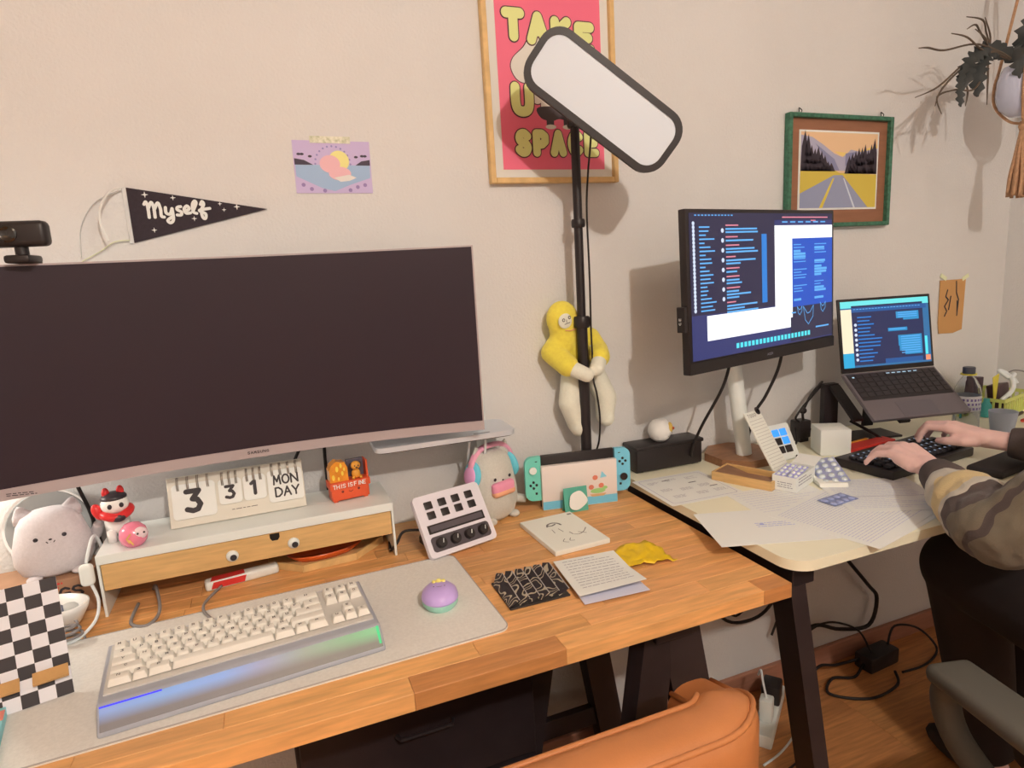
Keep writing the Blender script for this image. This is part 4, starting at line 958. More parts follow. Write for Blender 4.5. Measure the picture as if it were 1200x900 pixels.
# ------------------------------------------------------------------ hooded long-limbed plush hugging the pole
M_HOOD = mat('yellow_terry', ph(240, 206, 72), .95, var=.06, vscale=120, bump=.4, bscale=600, sheen=.3)
M_LIMB = mat('cream_plush', ph(232, 216, 186), .95, var=.03, vscale=200, bump=.3, bscale=700, sheen=.3)
d = thing('plush_doll', 'long-limbed cream plush doll in a yellow hoodie hugging the lamp pole', 'plush toy', (.66, -.03, .90))
def blob(parts, voxel, smooth_it=6):
    bm = bmesh.new()
    for p in parts:
        if p[0] == 'c':   # tapered capsule
            _, a, b, ra, rb = p[:5]; fl_ = p[5] if len(p) > 5 else 1.0
            a = Vector(a); b = Vector(b); v = b - a; l = v.length
            prof = []
            for k in range(7): th = -math.pi / 2 + (math.pi / 2) * k / 6; prof.append((ra * math.cos(th), ra * math.sin(th)))
            for k in range(7): th = (math.pi / 2) * k / 6; prof.append((rb * math.cos(th), l + rb * math.sin(th)))
            prof[0] = (0, -ra); prof[-1] = (0, l + rb)
            mb = MB(); mb.lathe(prof, 16)
            q = v.to_track_quat('Z', 'Y').to_matrix().to_4x4()
            mb.bm.transform(Matrix.Translation(a) @ q @ Matrix.Diagonal((1, fl_, 1, 1)))
        else:
            _, c_, r3, rot = p
            mb = MB(); mb.ball(r3[0], r3[1], r3[2], (0, 0, 0), (0, 0, 0), 24, 16)
            mb.bm.transform(Matrix.Translation(c_) @ Euler(rot).to_matrix().to_4x4())
        me = bpy.data.meshes.new('t'); mb.bm.to_mesh(me); mb.bm.free(); bm.from_mesh(me); bpy.data.meshes.remove(me)
    me = bpy.data.meshes.new('blob_src'); bm.to_mesh(me); bm.free()
    o = bpy.data.objects.new('blob_src', me); COL.objects.link(o)
    m = o.modifiers.new('r', 'REMESH'); m.mode = 'VOXEL'; m.voxel_size = voxel
    if smooth_it: s_ = o.modifiers.new('s', 'SMOOTH'); s_.iterations = smooth_it; s_.factor = .5
    dg = bpy.context.evaluated_depsgraph_get(); ev = o.evaluated_get(dg)
    res = bpy.data.meshes.new_from_object(ev, depsgraph=dg)
    bpy.data.objects.remove(o, do_unlink=True)
    res.polygons.foreach_set('use_smooth', [True] * len(res.polygons))
    return res
def blob_obj(name, parts, voxel, m, parent=None, smooth_it=6, loc=(0, 0, 0)):
    me = blob(parts, voxel, smooth_it); me.materials.clear(); me.materials.append(m); me.name = name
    o = bpy.data.objects.new(name, me); COL.objects.link(o); o.location = loc
    if parent: o.parent = parent
    return o
# trunk behind the pole, legs hanging on both sides of it, arms closed around its front
def dw(x, y, z): return (x - .66, y + .03, z - .90)
blob_obj('body', [('c', dw(.664, -.028, 1.10), dw(.690, -.028, 1.03), .026, .024), ('b', dw(.638, -.042, 1.158), (.032, .024, .036), (0, R(-10), 0)),
    ('c', dw(.618, -.034, 1.10), dw(.636, -.082, 1.052), .016, .017), ('c', dw(.636, -.082, 1.052), dw(.662, -.104, 1.036), .018, .0165),
    ('c', dw(.715, -.034, 1.10), dw(.706, -.084, 1.064), .016, .017), ('c', dw(.706, -.084, 1.064), dw(.690, -.100, 1.046), .018, .0165),
    ('c', dw(.660, -.035, 1.025), dw(.643, -.050, .965), .027, .0265), ('c', dw(.643, -.050, .965), dw(.661, -.048, .912), .0265, .023), ('c', dw(.661, -.048, .912), dw(.663, -.054, .904), .023, .022),
    ('c', dw(.715, -.035, 1.030), dw(.742, -.045, .965), .027, .0265), ('c', dw(.742, -.045, .965), dw(.738, -.045, .922), .0265, .0225), ('c', dw(.738, -.045, .922), dw(.738, -.050, .916), .0225, .021)],
    .0032, M_LIMB, d, 4)
hd_ = blob_obj('hoodie', [('b', dw(.638, -.040, 1.160), (.039, .027, .043), (0, R(-10), 0)), ('c', dw(.652, -.028, 1.125), dw(.676, -.026, 1.050), .032, .028), ('c', dw(.640, -.034, 1.14), dw(.645, -.032, 1.11), .032, .032),
    ('c', dw(.640, -.028, 1.112), dw(.612, -.034, 1.085), .028, .027), ('c', dw(.612, -.034, 1.085), dw(.630, -.074, 1.057), .027, .0255),
    ('c', dw(.680, -.026, 1.115), dw(.712, -.030, 1.110), .026, .025), ('c', dw(.712, -.030, 1.110), dw(.722, -.045, 1.082), .025, .025), ('c', dw(.722, -.045, 1.082), dw(.711, -.076, 1.070), .026, .0250)], .0032, M_HOOD, d, 3)
fp = MB().ball(.0195, .005, .017).build('face', M_LIMB, d, dw(.633, -.0655, 1.158), (0, R(-10), R(10)), smooth=True)
mb = MB(); mb.disc(-.008, .004, .0040, 0, n=14); mb.disc(.009, .006, .0040, 0, n=14); mb.stroke([[(-.007, -.006), (.008, -.005)], [(.0, .003), (-.001, -.003)]], .0013, 1e-5)
mb.build('face_embroidery', M_TOYBLACK, fp, (0, -.0054, .0), UP)
mb = MB(); mb.disc(-.008, .004, .0023, 0, n=12); mb.disc(.009, .006, .0023, 0, n=12); mb.build('eye_white', M_LIMB, fp, (0, -.0057, 0), UP)
mb = MB(); mb.stroke([[(-.012, 0), (0, -.002), (.012, .001)]], .0022); mb.build('red_stitch', flat('stitch_red', (220, 140, 100), .7), d, dw(.643, -.0685, 1.137), UP)

# cables hanging behind the shelf
for k, (p, lab) in enumerate(([[(-.365, -.03, 1.02), (-.350, -.035, .94), (-.338, -.03, .88), (-.330, -.025, .80), (-.33, -.022, .74)], 'black cable running down the wall behind the plush cat'],
    [[(.060, -.03, 1.0), (.045, -.02, .955), (.02, -.015, .90), (.0, -.014, .80), (0, -.014, .738)], 'black cable slanting down the wall behind the flip calendar'],
    [[(.090, -.03, 1.0), (.088, -.02, .955), (.086, -.015, .90), (.086, -.014, .80), (.086, -.014, .738)], 'black cable hanging straight behind the flaming bin toy'])):
    tag(MB().tube(p, .0034).build('cable', M_CABLE, smooth=True), lab, 'cable')
t = tag(MB().tube([(-.245, -.10, DZ + .004), (-.235, -.13, DZ + .02), (-.222, -.20, DZ + .006), (-.235, -.24, DZ + .004), (-.262, -.22, DZ + .004), (-.262, -.15, DZ + .004)], .0028).build('cable', flat('grey_cord', (140, 126, 116), .6), smooth=True), 'grey looped cable under the left end of the oak drawer', 'cable')
# ------------------------------------------------------------------ second monitor with screen content
def scr_rects(parent, w, h, name, m, rects, z, place=None):
    if len(rects) <= 6:
        for k, (u0, v0, u1, v1) in enumerate(rects):
            o = MB().quad((u0 - .5) * w, (.5 - v1) * h, (u1 - u0) * w, (v1 - v0) * h).build(name, m, parent, *(place or ((0, 0, z + k * 2e-6),)))
        return o
    mb = MB()
    for k, (u0, v0, u1, v1) in enumerate(rects): mb.quad((u0 - .5) * w, (.5 - v1) * h, (u1 - u0) * w, (v1 - v0) * h, k * 1e-6)
    return mb.build(name, m, parent, *(place or ((0, 0, z),)))
G_DARK = glow('screen_dark', (46, 44, 78), .75); G_NAVY = glow('screen_navy', (52, 60, 120), .8); G_BLUE = glow('screen_blue', (28, 84, 200), .9)
G_WHITE = glow('screen_white', (250, 252, 255), 1.15); G_LB = glow('screen_light_blue', (96, 176, 240), 1.0); G_BAR = glow('screen_bar', (38, 128, 214), .95)
G_PINK = glow('screen_pink', (236, 140, 160), .9); G_CYAN = glow('screen_cyan', (84, 226, 240), 1.0); G_CREAM = glow('screen_cream', (250, 232, 200), 1.0)
t = thing('computer_monitor', 'black monitor switched on with blue and white windows, on the white desk', 'monitor', (1.067, -.2295, 1.044), (R(-1.8), 0, .242))
MW, MH = .554, .334
MB().box(MW, .018, MH, (0, .009, MH / 2), bev=.002).build('housing', M_BLACKPL, t, smooth='auto')
MB().box(.34, .03, .2, (0, .032, MH / 2), bev=.01).build('rear_cover', M_BLACKPL, t, smooth='auto')
MB().box(MW - .002, .0022, .024, (0, -.0006, .0125)).build('lower_bezel', M_BLACKMAT, t)
SWd, SHt = MW - .020, MH - .036
sc_ = MB().quad(-SWd / 2, -SHt / 2, SWd, SHt).build('screen', G_NAVY, t, (0, -.0008, .028 + SHt / 2), UP)
S = lambda n, m, r, z: scr_rects(sc_, SWd, SHt, n, m, r, z)
S('chat_window', G_DARK, [(.0, .0, .545, .69), (.66, .70, 1.0, .99), (0, 0, 1, .05)], .0002)
S('browser_page', G_WHITE, [(.545, .09, 1.0, .19), (.545, .19, .675, .80), (.09, .70, .66, .875)], .0004)
S('blue_page', G_BLUE, [(.675, .19, 1.0, .72)], .0005)
S('scroll_bar', G_BAR, [(.452, .15, .488, .655)], .0005)
rg = random.Random(9); r1 = []; r2 = []; r3 = []; rp = []
v = .09
while v < .66:
    r1.append((.055, v, .055 + rg.uniform(.03, .10), v + .010)); v += .027
v = .08
while v < .64:
    k = rg.randint(1, 3); rp.append((.215, v, .215 + rg.uniform(.05, .09), v + .009)); v += .024
    for _ in range(k): r2.append((.215, v, .215 + rg.uniform(.06, .225), v + .012)); v += .022
    v += .012
for uu in (.685, .85):
    v = .235
    while v < .66:
        r3.append((uu, v, uu + rg.uniform(.05, .11), v + (.018 if rg.random() < .3 else .007))); v += .022 if rg.random() > .15 else .06
r3 += [(.665, .76, .70, .77), (.86, .90, .97, .912)]
S('text_lines', G_LB, r1 + r2, .0006); S('page_text', G_LB, r3, .0008); S('name_lines', G_PINK, rp + [(.60, .025, .96, .034), (.82, .05, .86, .058)], .0007)
mb = MB()
for k in range(24): mb.disc((.022 - .5) * SWd, (.5 - (.07 + k * .0255)) * SHt, .0042, 0, None, 10)
for k in range(8): mb.disc((.195 - .5) * SWd, (.5 - (.12 + k * .068)) * SHt, .0048, 0, None, 10)
mb.build('avatar_icons', glow('screen_pale', (214, 226, 250), .95), sc_, (0, 0, .0008))
S('dock_icons', G_CYAN, [(.27 + k * .0262, .925, .27 + k * .0262 + .018, .962) for k in range(21)], .0007)
S('menu_bar', G_LB, [(.03 + k * .02, .012, .042 + k * .02, .02) for k in range(12)] + [(.6 + k * .06, .06, .64 + k * .06, .07) for k in range(6)], .0007)
mb = MB()
for cx, cy, s_ in ((.80, .80, .022), (.92, .75, .012), (.73, .755, .010)):
    x0, y0 = (cx - .5) * SWd, (.5 - cy) * SHt
    mb.stroke([[(x0 - s_, y0 + s_), (x0 - s_ * .6, y0 - s_ * .5), (x0, y0 - s_), (x0 + s_ * .9, y0 - s_ * .2), (x0 + s_, y0 + s_), (x0 + s_ * .3, y0 + s_ * .3), (x0 - s_ * .2, y0 + s_ * .2), (x0 - s_, y0 + s_)]], .0016)
mb.build('line_drawing', G_LB, sc_, (0, 0, .0007))
mb = MB(); word(mb, 'ACER', -.010, .006, .0045, .0042, .0014, .0009); mb.build('logo_lettering', M_GREYINK, t, (0, -.0022, .0045), UP)
MB().box(.010, .020, .052, (-MW / 2 - .004, .012, .115), bev=.001).build('port_module', M_BLACKPL, t)
mb = MB(); word(mb, 'CE', 0, 0, .006, .005, .004, .0009); mb.build('module_print', M_PAPER, t, (-MW / 2 - .0092, .011, .105), (R(90), R(-90), R(0)))
t = thing('monitor_stand', 'white slanted pole on a brown wooden foot carrying the lit monitor', 'stand', (1.10, -.105, DW))
MB().prism([(.088 * math.cos(a), .088 * math.sin(a)) for a in [math.pi / 8 + math.pi * k / 4 for k in range(8)]], 0, .020).build('foot', M_WALNUT, t, (0.0, .012, 0))
MB().tube([(-.004, -.012, .02), (-.040, .032, .50)], .019, 20, smooth=False).build('pole', M_WHITEPL, t, smooth='auto')
MB().box(.06, .085, .05, (-.035, -.02, .44), (0, 0, .24), bev=.004).build('head', M_BLACKPL, t)
tag(MB().tube([(.985, -.20, 1.06), (.985, -.17, .98), (.968, -.11, .87), (.962, -.08, .80), (.99, -.06, .772)], .0036).build('cable', M_CABLE, smooth=True), 'black cable hanging in a bow left of the monitor pole', 'cable')
tag(MB().tube([(1.175, -.16, 1.06), (1.170, -.15, 1.00), (1.150, -.13, .93), (1.130, -.115, .885), (1.140, -.08, .80), (1.17, -.07, .770)], .0038).build('cable', M_CABLE, smooth=True), 'black cable dropping from monitor to the top of the lined notepad', 'cable')

# ------------------------------------------------------------------ speaker box and bird
t = thing('speaker_box', 'black rectangular box with rounded edges at the back of the white desk', 'speaker', (.905, -.042, DW), R(-2))
MB().box(.190, .062, .058, (0, 0, .0325), bev=.005, seg=3).build('body', M_BLACKPL, t, smooth='auto')
MB().box(.196, .068, .010, (0, 0, .064), bev=.003, seg=2).build('lid', M_BLACKPL, t, smooth='auto')
for x in (-.08, .08): MB().box(.02, .04, .0036, (x, 0, .0018)).build('foot', M_BLACKMAT, t)
t = thing('round_bird', 'white ball-shaped bird figurine with orange face on the black box', 'figurine', (.893, -.045, DW + .069), R(35))
MB().lathe([(0, 0), (.014, .001), (.025, .010), (.030, .026), (.027, .042), (.018, .053), (0, .058)], 30).build('body', M_TOYWHITE, t, smooth=True)
MB().ball(.013, .006, .013).build('face', flat('bird_yellow', (226, 178, 84), .5), t, (.006, -.0255, .036), (R(-10), 0, R(10)), smooth=True)
MB().ball(.005, .005, .004).build('beak', flat('bird_orange', (190, 84, 40), .5), t, (.007, -.031, .034), smooth=True)
mb = MB()
for k in range(4): mb.stroke([[(-.012 + k * .008, 0), (-.009 + k * .008, .011)]], .0028)
mb.build('foot_print', M_TOYBLACK, t, (.004, -.0282, .010), (R(72), 0, 0))

# ------------------------------------------------------------------ papers on the white desk
def paper(label, x, y, w, h, rz, z, seed, rows=.009, m=None, name='paper_sheet', curl=0, inset=.014, fill=.85, tm=None, cat='paper', grp=None):
    t_ = thing(name, label, cat, (x, y, z), R(rz), grp)
    f = (lambda u, v: curl * (max(0, u - .6) ** 2) * 3) if curl else (lambda u, v: 0)
    sheet(w, h, f, 8 if curl else 1, 1).build('leaf', m or M_PAPER, t_, smooth='auto')
    if rows:
        mb = MB(); text_rows(mb, -w / 2 + inset, -h / 2 + inset, w / 2 - inset, h / 2 - inset, rows, .0016, 0, seed, fill)
        for vtx in mb.bm.verts: vtx.co.z += f((vtx.co.x + w / 2) / w, 0) + .0009
        mb.build('printed_text', tm or M_GREYINK, t_)
    return t_
M_FAINT = flat('faint_print', (204, 192, 194), .7)
t = paper('white planner page with printed table at the left edge of the white desk', .858, -.20, .185, .175, -3, DW + .0002, 31, 0, tm=M_FAINT)
mb = MB(); rr = rrect(.165, .155, .008, 5)
for a, b in zip(rr, rr[1:] + rr[:1]): mb.stroke([[a, b]], .0012)
mb.build('table_frame', flat('table_line', (176, 162, 170), .7), t, (0, 0, .0010))
mb = MB()
for x0, y0 in ((-.07, .04), (-.02, .045), (.03, .04), (-.065, -.01), (-.02, -.02), (.03, -.015), (-.06, -.055), (0, -.055), (.045, -.055)): text_rows(mb, x0, y0, x0 + .032, y0 + .016, .0055, .0014, 0, int(1000 * (x0 + y0 + 1)))
mb.build('table_text', M_GREYINK, t, (0, 0, .0010))
mb = MB()
for x0, y0 in ((.02, .02), (.05, -.02), (-.03, .055)): mb.quad(x0, y0, .02, .004)
mb.build('dark_entries', flat('dark_entry', (104, 96, 96), .7), t, (0, 0, .0011))
t = paper('large white envelope with faint blue address jutting over the left desk edge', .858, -.452, .238, .157, -18.7, DW + .0004, 5, 0, name='envelope', cat='envelope')
mb = MB(); text_rows(mb, -.02, -.014, .075, .010, .008, .0018, 0, 6); mb.quad(-.012, .002, .008, .007); mb.build('address_print', flat('address_blue', (176, 172, 204), .7), t, (0, 0, .0010))
paper('printed leaflet under the blister packs with its corner over the desk front', 1.064, -.480, .30, .21, 15.5, DW + .0010, 41, .0065, tm=M_FAINT)
paper('second printed leaflet peeking out beneath the leaflet corner at desk front', 1.074, -.486, .297, .21, 12.5, DW + .0002, 42, .0065, tm=M_FAINT)
t = paper('wide printed sheet with fold line lying under the left forearm', 1.175, -.44, .205, .19, -24, DW + .0018, 43, .0075, tm=M_FAINT)
mb = MB(); mb.stroke([[(-.1, -.012), (.1, -.018)]], .0011); mb.build('fold_line', M_GREYINK, t, (0, 0, .0011))
paper('blank white sheet behind the envelope and pill box', .99, -.36, .20, .14, -8, DW + .0001, 44, .012, tm=M_FAINT, fill=.5)

# wooden tray box
t = thing('wooden_box', 'open light wooden box with a notched lid before the monitor foot', 'box', (1.003, -.236, DW), R(-65.5))
MB().box(.142, .075, .003, (0, 0, .0015)).build('base', M_OAK, t)
for y_ in (-.0365, .0365): MB().box(.142, .005, .021, (0, y_, .0105), bev=.0006, seg=1).build('long_side', M_OAK, t)
for x_ in (-.0685, .0685): MB().box(.005, .068, .021, (x_, 0, .0105), bev=.0006, seg=1).build('short_side', M_OAK, t)
MB().prism([(-.066, -.034), (.066, -.034), (.066, .0), (.0, .0), (-.066, .034)], .0, .003).build('inner_lid', M_WALNUT, t, (0, 0, .0165))

# lined notepad leaning, keypad with blue keys
def oriented(bl, br, tl):
    bl, br, tl = map(Vector, (bl, br, tl)); x = (br - bl).normalized(); y = (tl - bl); h = y.length; y = (y - x * y.dot(x)).normalized(); n = x.cross(y)
    M = Matrix(((x.x, y.x, n.x), (x.y, y.y, n.y), (x.z, y.z, n.z))); return bl, tuple(M.to_euler()), (br - bl).length, h
bl, er, w, h = oriented((1.072, -.250, .772), (1.142, -.228, .772), (1.030, -.178, .905))
t = thing('lined_notepad', 'tall lined paper notepad leaning against the monitor pole', 'notepad', bl, er)
w, h = .066, .158
MB().box(w, h, .004, (w / 2, h / 2, -.002), bev=.0006, seg=1).build('pad', M_CREAM, t)
mb = MB()
for k in range(17): mb.quad(.004, .006 + k * .0080, w - .008, .0011)
mb.build('ruled_lines', flat('ruled', (196, 182, 164), .7), t, (0, 0, .0004))
mb = MB(); word(mb, 'TO', .007, h - .014, .008, .006, .003, .0012); word(mb, 'DO', .026, h - .014, .008, .006, .003, .0012, 1e-5); mb.build('heading_print', flat('ruled2', (150, 138, 124), .7), t, (0, 0, .0005))
MB().lathe([(.0055, 0), (.0098, 0), (.0098, .002), (.0055, .002), (.0055, 0)], 20, sc=(.8, 1, 1)).build('clip_ring', M_BLACKPL, t, (w * .80, h - .003, .0012), (0, 0, .3))
t = thing('small_keypad', 'small white tilted keypad with six keys, three of them lit blue', 'keypad', (1.185, -.185, DW + .0225), (R(-28), 0, R(4)))
t.location = (1.196, -.168, DW + .004)
MB().prism(rrect(.074, .092, .007), -.010, 0).build('body', M_WHITEPL, t, (0, 0, .046), UP, smooth='auto')
for i, x in enumerate((-.016, .010)):
    for j, z in enumerate((.070, .048, .026)):
        lit = (j == 0) or (j == 1 and i == 1)
        MB().box(.022, .003, .0185, bev=.002).build('key', glow('key_blue', (58, 160, 250), 1.0) if lit else M_BLACKPL, t, (x, -.001, z), label='blue lit key' if lit else 'dark key')
MB().box(.05, .03, .004).build('foot', M_WHITEPL, t, (0, .02, .004), (R(28), 0, 0))
tag(MB().tube([(1.215, -.17, DW + .010), (1.235, -.205, DW + .005), (1.275, -.235, DW + .0035), (1.30, -.245, DW + .0035), (1.34, -.235, DW + .01)], .0028).build('cable', M_CABLE, smooth=True), 'black cable across the white desk from the keypad to the black keyboard', 'cable')

# medicine box with blister packs
t = thing('medicine_box', 'open white medicine carton holding two lilac blister packs', 'box', (1.082, -.318, DW + .0026), R(-42))
t.location = (1.069, -.307, DW + .0018); t.rotation_euler = (0, 0, R(-67))
BW, BD, BH = .052, .105, .033
for sx in (-1, 1): MB().box(.0012, BD, BH, (sx * BW / 2, 0, BH / 2)).build('side_wall', M_PAPER, t, (0, 0, 0))
for sy in (-1, 1): MB().box(BW, .0012, BH, (0, sy * BD / 2, BH / 2)).build('end_wall', M_PAPER, t)
MB().box(BW, BD, .001, (0, 0, .0005)).build('bottom', M_PAPER, t)
MB().box(BW * .98, .045, .001, (0, .074, BH + .006), (R(14), 0, 0)).build('flap', M_PAPER, t)
mb = MB(); text_rows(mb, -.014, .004, .020, .016, .005, .0016, 0, 71); mb.build('printed_text', M_GREYINK, t, (0, -BD / 2 - .0009, .002), UP)
mb = MB(); text_rows(mb, -.04, .006, .035, .026, .007, .0022, 0, 72); mb.build('printed_text', M_GREYINK, t, (BW / 2 + .0009, 0, 0), (R(90), 0, R(90)))
def blister(name, label, loc, rot, nx, ny, w, h, foil, pill, raised=.004, grp=None):
    b = thing(name, label, 'blister pack', loc, rot, grp)
    MB().box(w, h, .0008, (0, 0, .0004)).build('foil_sheet', foil, b)
    src = None
    for i in range(nx):
        for j in range(ny):
            p = (-w / 2 + w * (i + .5) / nx, -h / 2 + h * (j + .5) / ny, .0008)
            if src is None: src = MB().ball(w / nx * .36, h / ny * .36, raised, n=12, m=8).build('pill', pill, b, p, smooth=True)
            else: inst(src, 'pill', b, p)
    return b
M_FOIL = mat('silver_foil', ph(190, 182, 196), .35, metal=.6); M_LILACF = flat('lilac_foil', (172, 162, 206), .4); M_PILL = mat('pill_white', ph(232, 232, 234), .25)
M_BUB = mat('clear_bubble', ph(220, 214, 224), .12, metal=.2, coat=1)
Rz = Matrix.Rotation(R(-67), 4, 'Z')
for k, xx in enumerate((-.013, .013)):
    p = Vector((1.069, -.307, DW + .0018)) + Rz @ Vector((xx, -.012, .0345))
    blister('blister_pack', ['lilac blister pack with white pills, left one in the carton', 'lilac blister pack with white pills, right one in the carton'][k], p, (R(8), 0, R(-67)), 2, 4, .023, .066, M_LILACF, M_PILL, .003, 'blister packs in the medicine carton')
blister('blister_pack', 'large silver blister pack with round bubbles propped beside the carton', (1.160, -.318, DW + .0215), (R(16), R(-8), R(-28)), 3, 5, .060, .098, M_FOIL, M_BUB, .005)
blister('blister_pack', 'flat grey-blue blister pack lying alone on the printed leaflet', (1.072, -.424, DW + .0034), (0, 0, R(6)), 4, 2, .074, .042, mat('bluegrey_foil', ph(150, 150, 176), .4, metal=.4), mat('bluegrey_bubble', ph(168, 166, 190), .3, coat=.5), .0022)
t = thing('crumpled_wrapper', 'folded pale paper insert under the silver blister pack', 'paper', (1.150, -.322, DW + .0022), R(-28))
mb = MB(); mb.prism([(-.05, 0), (.05, 0), (.046, .012), (-.046, .008)], -.030, .030); mb.bm.transform(Matrix.Rotation(R(90), 4, 'Z') @ Matrix.Rotation(R(90), 4, 'X')); mb.build('insert', M_CREAM, t)
# white cube
t = thing('white_cube', 'plain white cube-shaped box standing behind the black keyboard', 'box', (1.335, -.165, DW), R(-28))
MB().box(.075, .075, .068, (0, 0, .034), bev=.003, seg=2).build('cube_body', mat('white_cloth', ph(234, 224, 214), .6), t, smooth='auto')

# ------------------------------------------------------------------ laptop on a stand
t = thing('laptop', 'grey laptop with blue chat windows raised on a black stand', 'laptop', (1.39, -.145, .962), (0, 0, -.211))
LW, LD, LT = .273, .158, .66
M_LAP = mat('laptop_grey', ph(112, 98, 94), .4, metal=.35); M_LAPK = mat('laptop_black', (.018, .015, .017), .4)
bs = MB().box(LW, LD, .011, (LW / 2, -LD / 2, -.0055), bev=.003, seg=2).build('base', M_LAP, t, (0, 0, 0), (LT, 0, 0), smooth='auto')
MB().box(LW - .014, LD * .56, .0008, (LW / 2, -LD * .32, .0002)).build('keyboard_well', M_LAPK, bs)
KMl = None
for j in range(5):
    for i in range(12):
        p = (.016 + i * (LW - .032) / 11, -.014 - j * (LD * .54 - .012) / 4.6, .001)
        if KMl is None: KMl = MB().box(.0165, .0125, .0012).build('key', mat('laptop_key', (.03, .026, .03), .45), bs, p)
        else: inst(KMl, 'key', bs, p)
MB().box(.10, .045, .0005, (LW / 2, -LD + .027, .0003)).build('trackpad', mat('trackpad_grey', ph(104, 92, 90), .35, metal=.3), bs)
mb = MB()
for k in range(6): mb.quad(.12 + k * .016, -.0135, .010, .003)
mb.quad(.018, -.020, .006, .004); mb.build('lit_keys', glow('lit_keys', (190, 226, 250), .9), bs, (0, 0, .0020))
LH = .194
sp = MB().box(LW, .006, LH, (LW / 2, .003, LH / 2), bev=.002, seg=2).build('screen_lid', M_LAPK, t, (0, 0, 0), (-.158, 0, 0), smooth='auto')
sw, sh = LW - .014, LH - .020
sc_ = MB().quad(-sw / 2, -sh / 2, sw, sh).build('screen', glow('lap_wall', (46, 116, 170), .85), sp, (LW / 2, -.0004, .013 + sh / 2), UP)
def L2(n, m, r, off):
    scr_rects(sp, sw, sh, n, m, r, 0, ((LW / 2, -.0004 - off, .013 + sh / 2), UP))
L2('wallpaper_cream', G_CREAM, [(0, .12, .12, .78)], .0002); L2('wallpaper_top', glow('lap_teal', (110, 226, 228), 1.0), [(0, 0, 1, .10)], .0002)
L2('wallpaper_teal', glow('lap_blue', (40, 170, 220), .95), [(0, .78, .12, 1)], .0002)
L2('chat_window', glow('lap_navy', (36, 46, 92), .8), [(.12, .07, .93, .97)], .0004); L2('window_header', glow('lap_head', (30, 90, 160), .85), [(.12, .10, .97, .17), (.47, .90, .9, .97)], .0006)
rg = random.Random(4)
L2('chat_rows', G_BAR, [(.18, .24 + k * .055, .18 + rg.uniform(.12, .28), .258 + k * .055) for k in range(13)], .0006)
L2('chat_bubble', glow('lap_bubble', (38, 150, 210), .9), [(.62, .20, .88, .30), (.70, .30, .88, .33), (.52, .44, .74, .49), (.63, .56, .90, .72), (.64, .72, .90, .80), (.70, .80, .90, .86)], .0006)
L2('chat_text', G_LB, [(.64, .215 + k * .03, .86, .225 + k * .03) for k in range(3)] + [(.66, .58 + k * .035, .88, .592 + k * .035) for k in range(8)] + [(.53, .455, .72, .465)] + [(.14 + k * .035, .12, .165 + k * .035, .13) for k in range(22)], .0008)
L2('side_strip', G_CYAN, [(.935, .60, .965, .88)], .0005); L2('orange_tile', glow('lap_orange', (250, 150, 110), .95), [(.935, .89, .99, .97)], .0005)
mb = MB()
for k in range(8): mb.disc((.155 - .5) * sw, (.5 - (.36 + k * .075)) * sh, .0042, 0, None, 10)
o = mb.build('avatar_icons', glow('screen_pale', (214, 226, 250), .95), sp, (LW / 2, -.0013, .013 + sh / 2), UP)
t = thing('laptop_stand', 'black laptop stand with upright post and angled arms behind the white cube', 'stand', (1.455, -.085, DW), -.211)
MB().box(.20, .085, .006, (.06, -.005, .003), bev=.002).build('base_plate', M_BLACKMETAL, t)
MB().box(.042, .022, .150, (-.025, .012, .081), bev=.002).build('upright', M_BLACKMETAL, t)
mb = MB(); beam(mb, (-.02, .0, .15), (-.02, -.10, .075), .03, .008); mb.build('arm', M_BLACKMETAL, t)
mb = MB(); beam(mb, (.11, .03, .02), (.11, .02, .13), .03, .01); mb.build('upright', M_BLACKMETAL, t)
mb = MB(); beam(mb, (.11, .01, .13), (.11, -.11, .062), .03, .008); mb.build('arm', M_BLACKMETAL, t)
t = thing('power_adapter', 'black plug adapter with looped cables beside the laptop stand post', 'adapter', (1.352, -.048, DW), R(0))
MB().box(.042, .036, .05, (0, 0, .035), bev=.004).build('adapter_body', M_BLACKPL, t, smooth='auto')
MB().box(.03, .03, .012, (0, 0, .006)).build('plug', M_BLACKPL, t)
MB().tube([(-.02, -.0, .04), (-.035, -.02, .02), (-.045, -.03, .006), (-.05, -.02, .003)], .003).build('cable', M_CABLE, t, smooth=True)
MB().tube([(.0, -.010, .058), (-.002, -.01, .085), (.02, -.012, .125), (.05, -.01, .150), (.075, .0, .158)], .0034).build('cable', M_CABLE, t, smooth=True)
MB().tube([(-.01, -.012, .055), (-.03, -.012, .070), (-.012, -.016, .098), (.015, -.014, .118), (.045, -.012, .140), (.075, .0, .150)], .0030).build('cable', M_CABLE, t, smooth=True)
MB().ball(.011, .008, .009).build('cable_tie', M_BLACKPL, t, (-.004, -.012, .088), smooth=True)
MB().tube([(.02, -.01, .03), (.05, -.02, .038), (.085, -.02, .045)], .003).build('cable', M_CABLE, t, smooth=True)
tag(MB().tube([(1.46, -.115, DW + .055), (1.49, -.15, DW + .03), (1.515, -.165, DW + .01), (1.50, -.19, DW + .008), (1.45, -.185, DW + .008)], .0042).build('cable', M_CABLE, smooth=True), 'thick black cable curling on the desk below the laptop', 'cable')

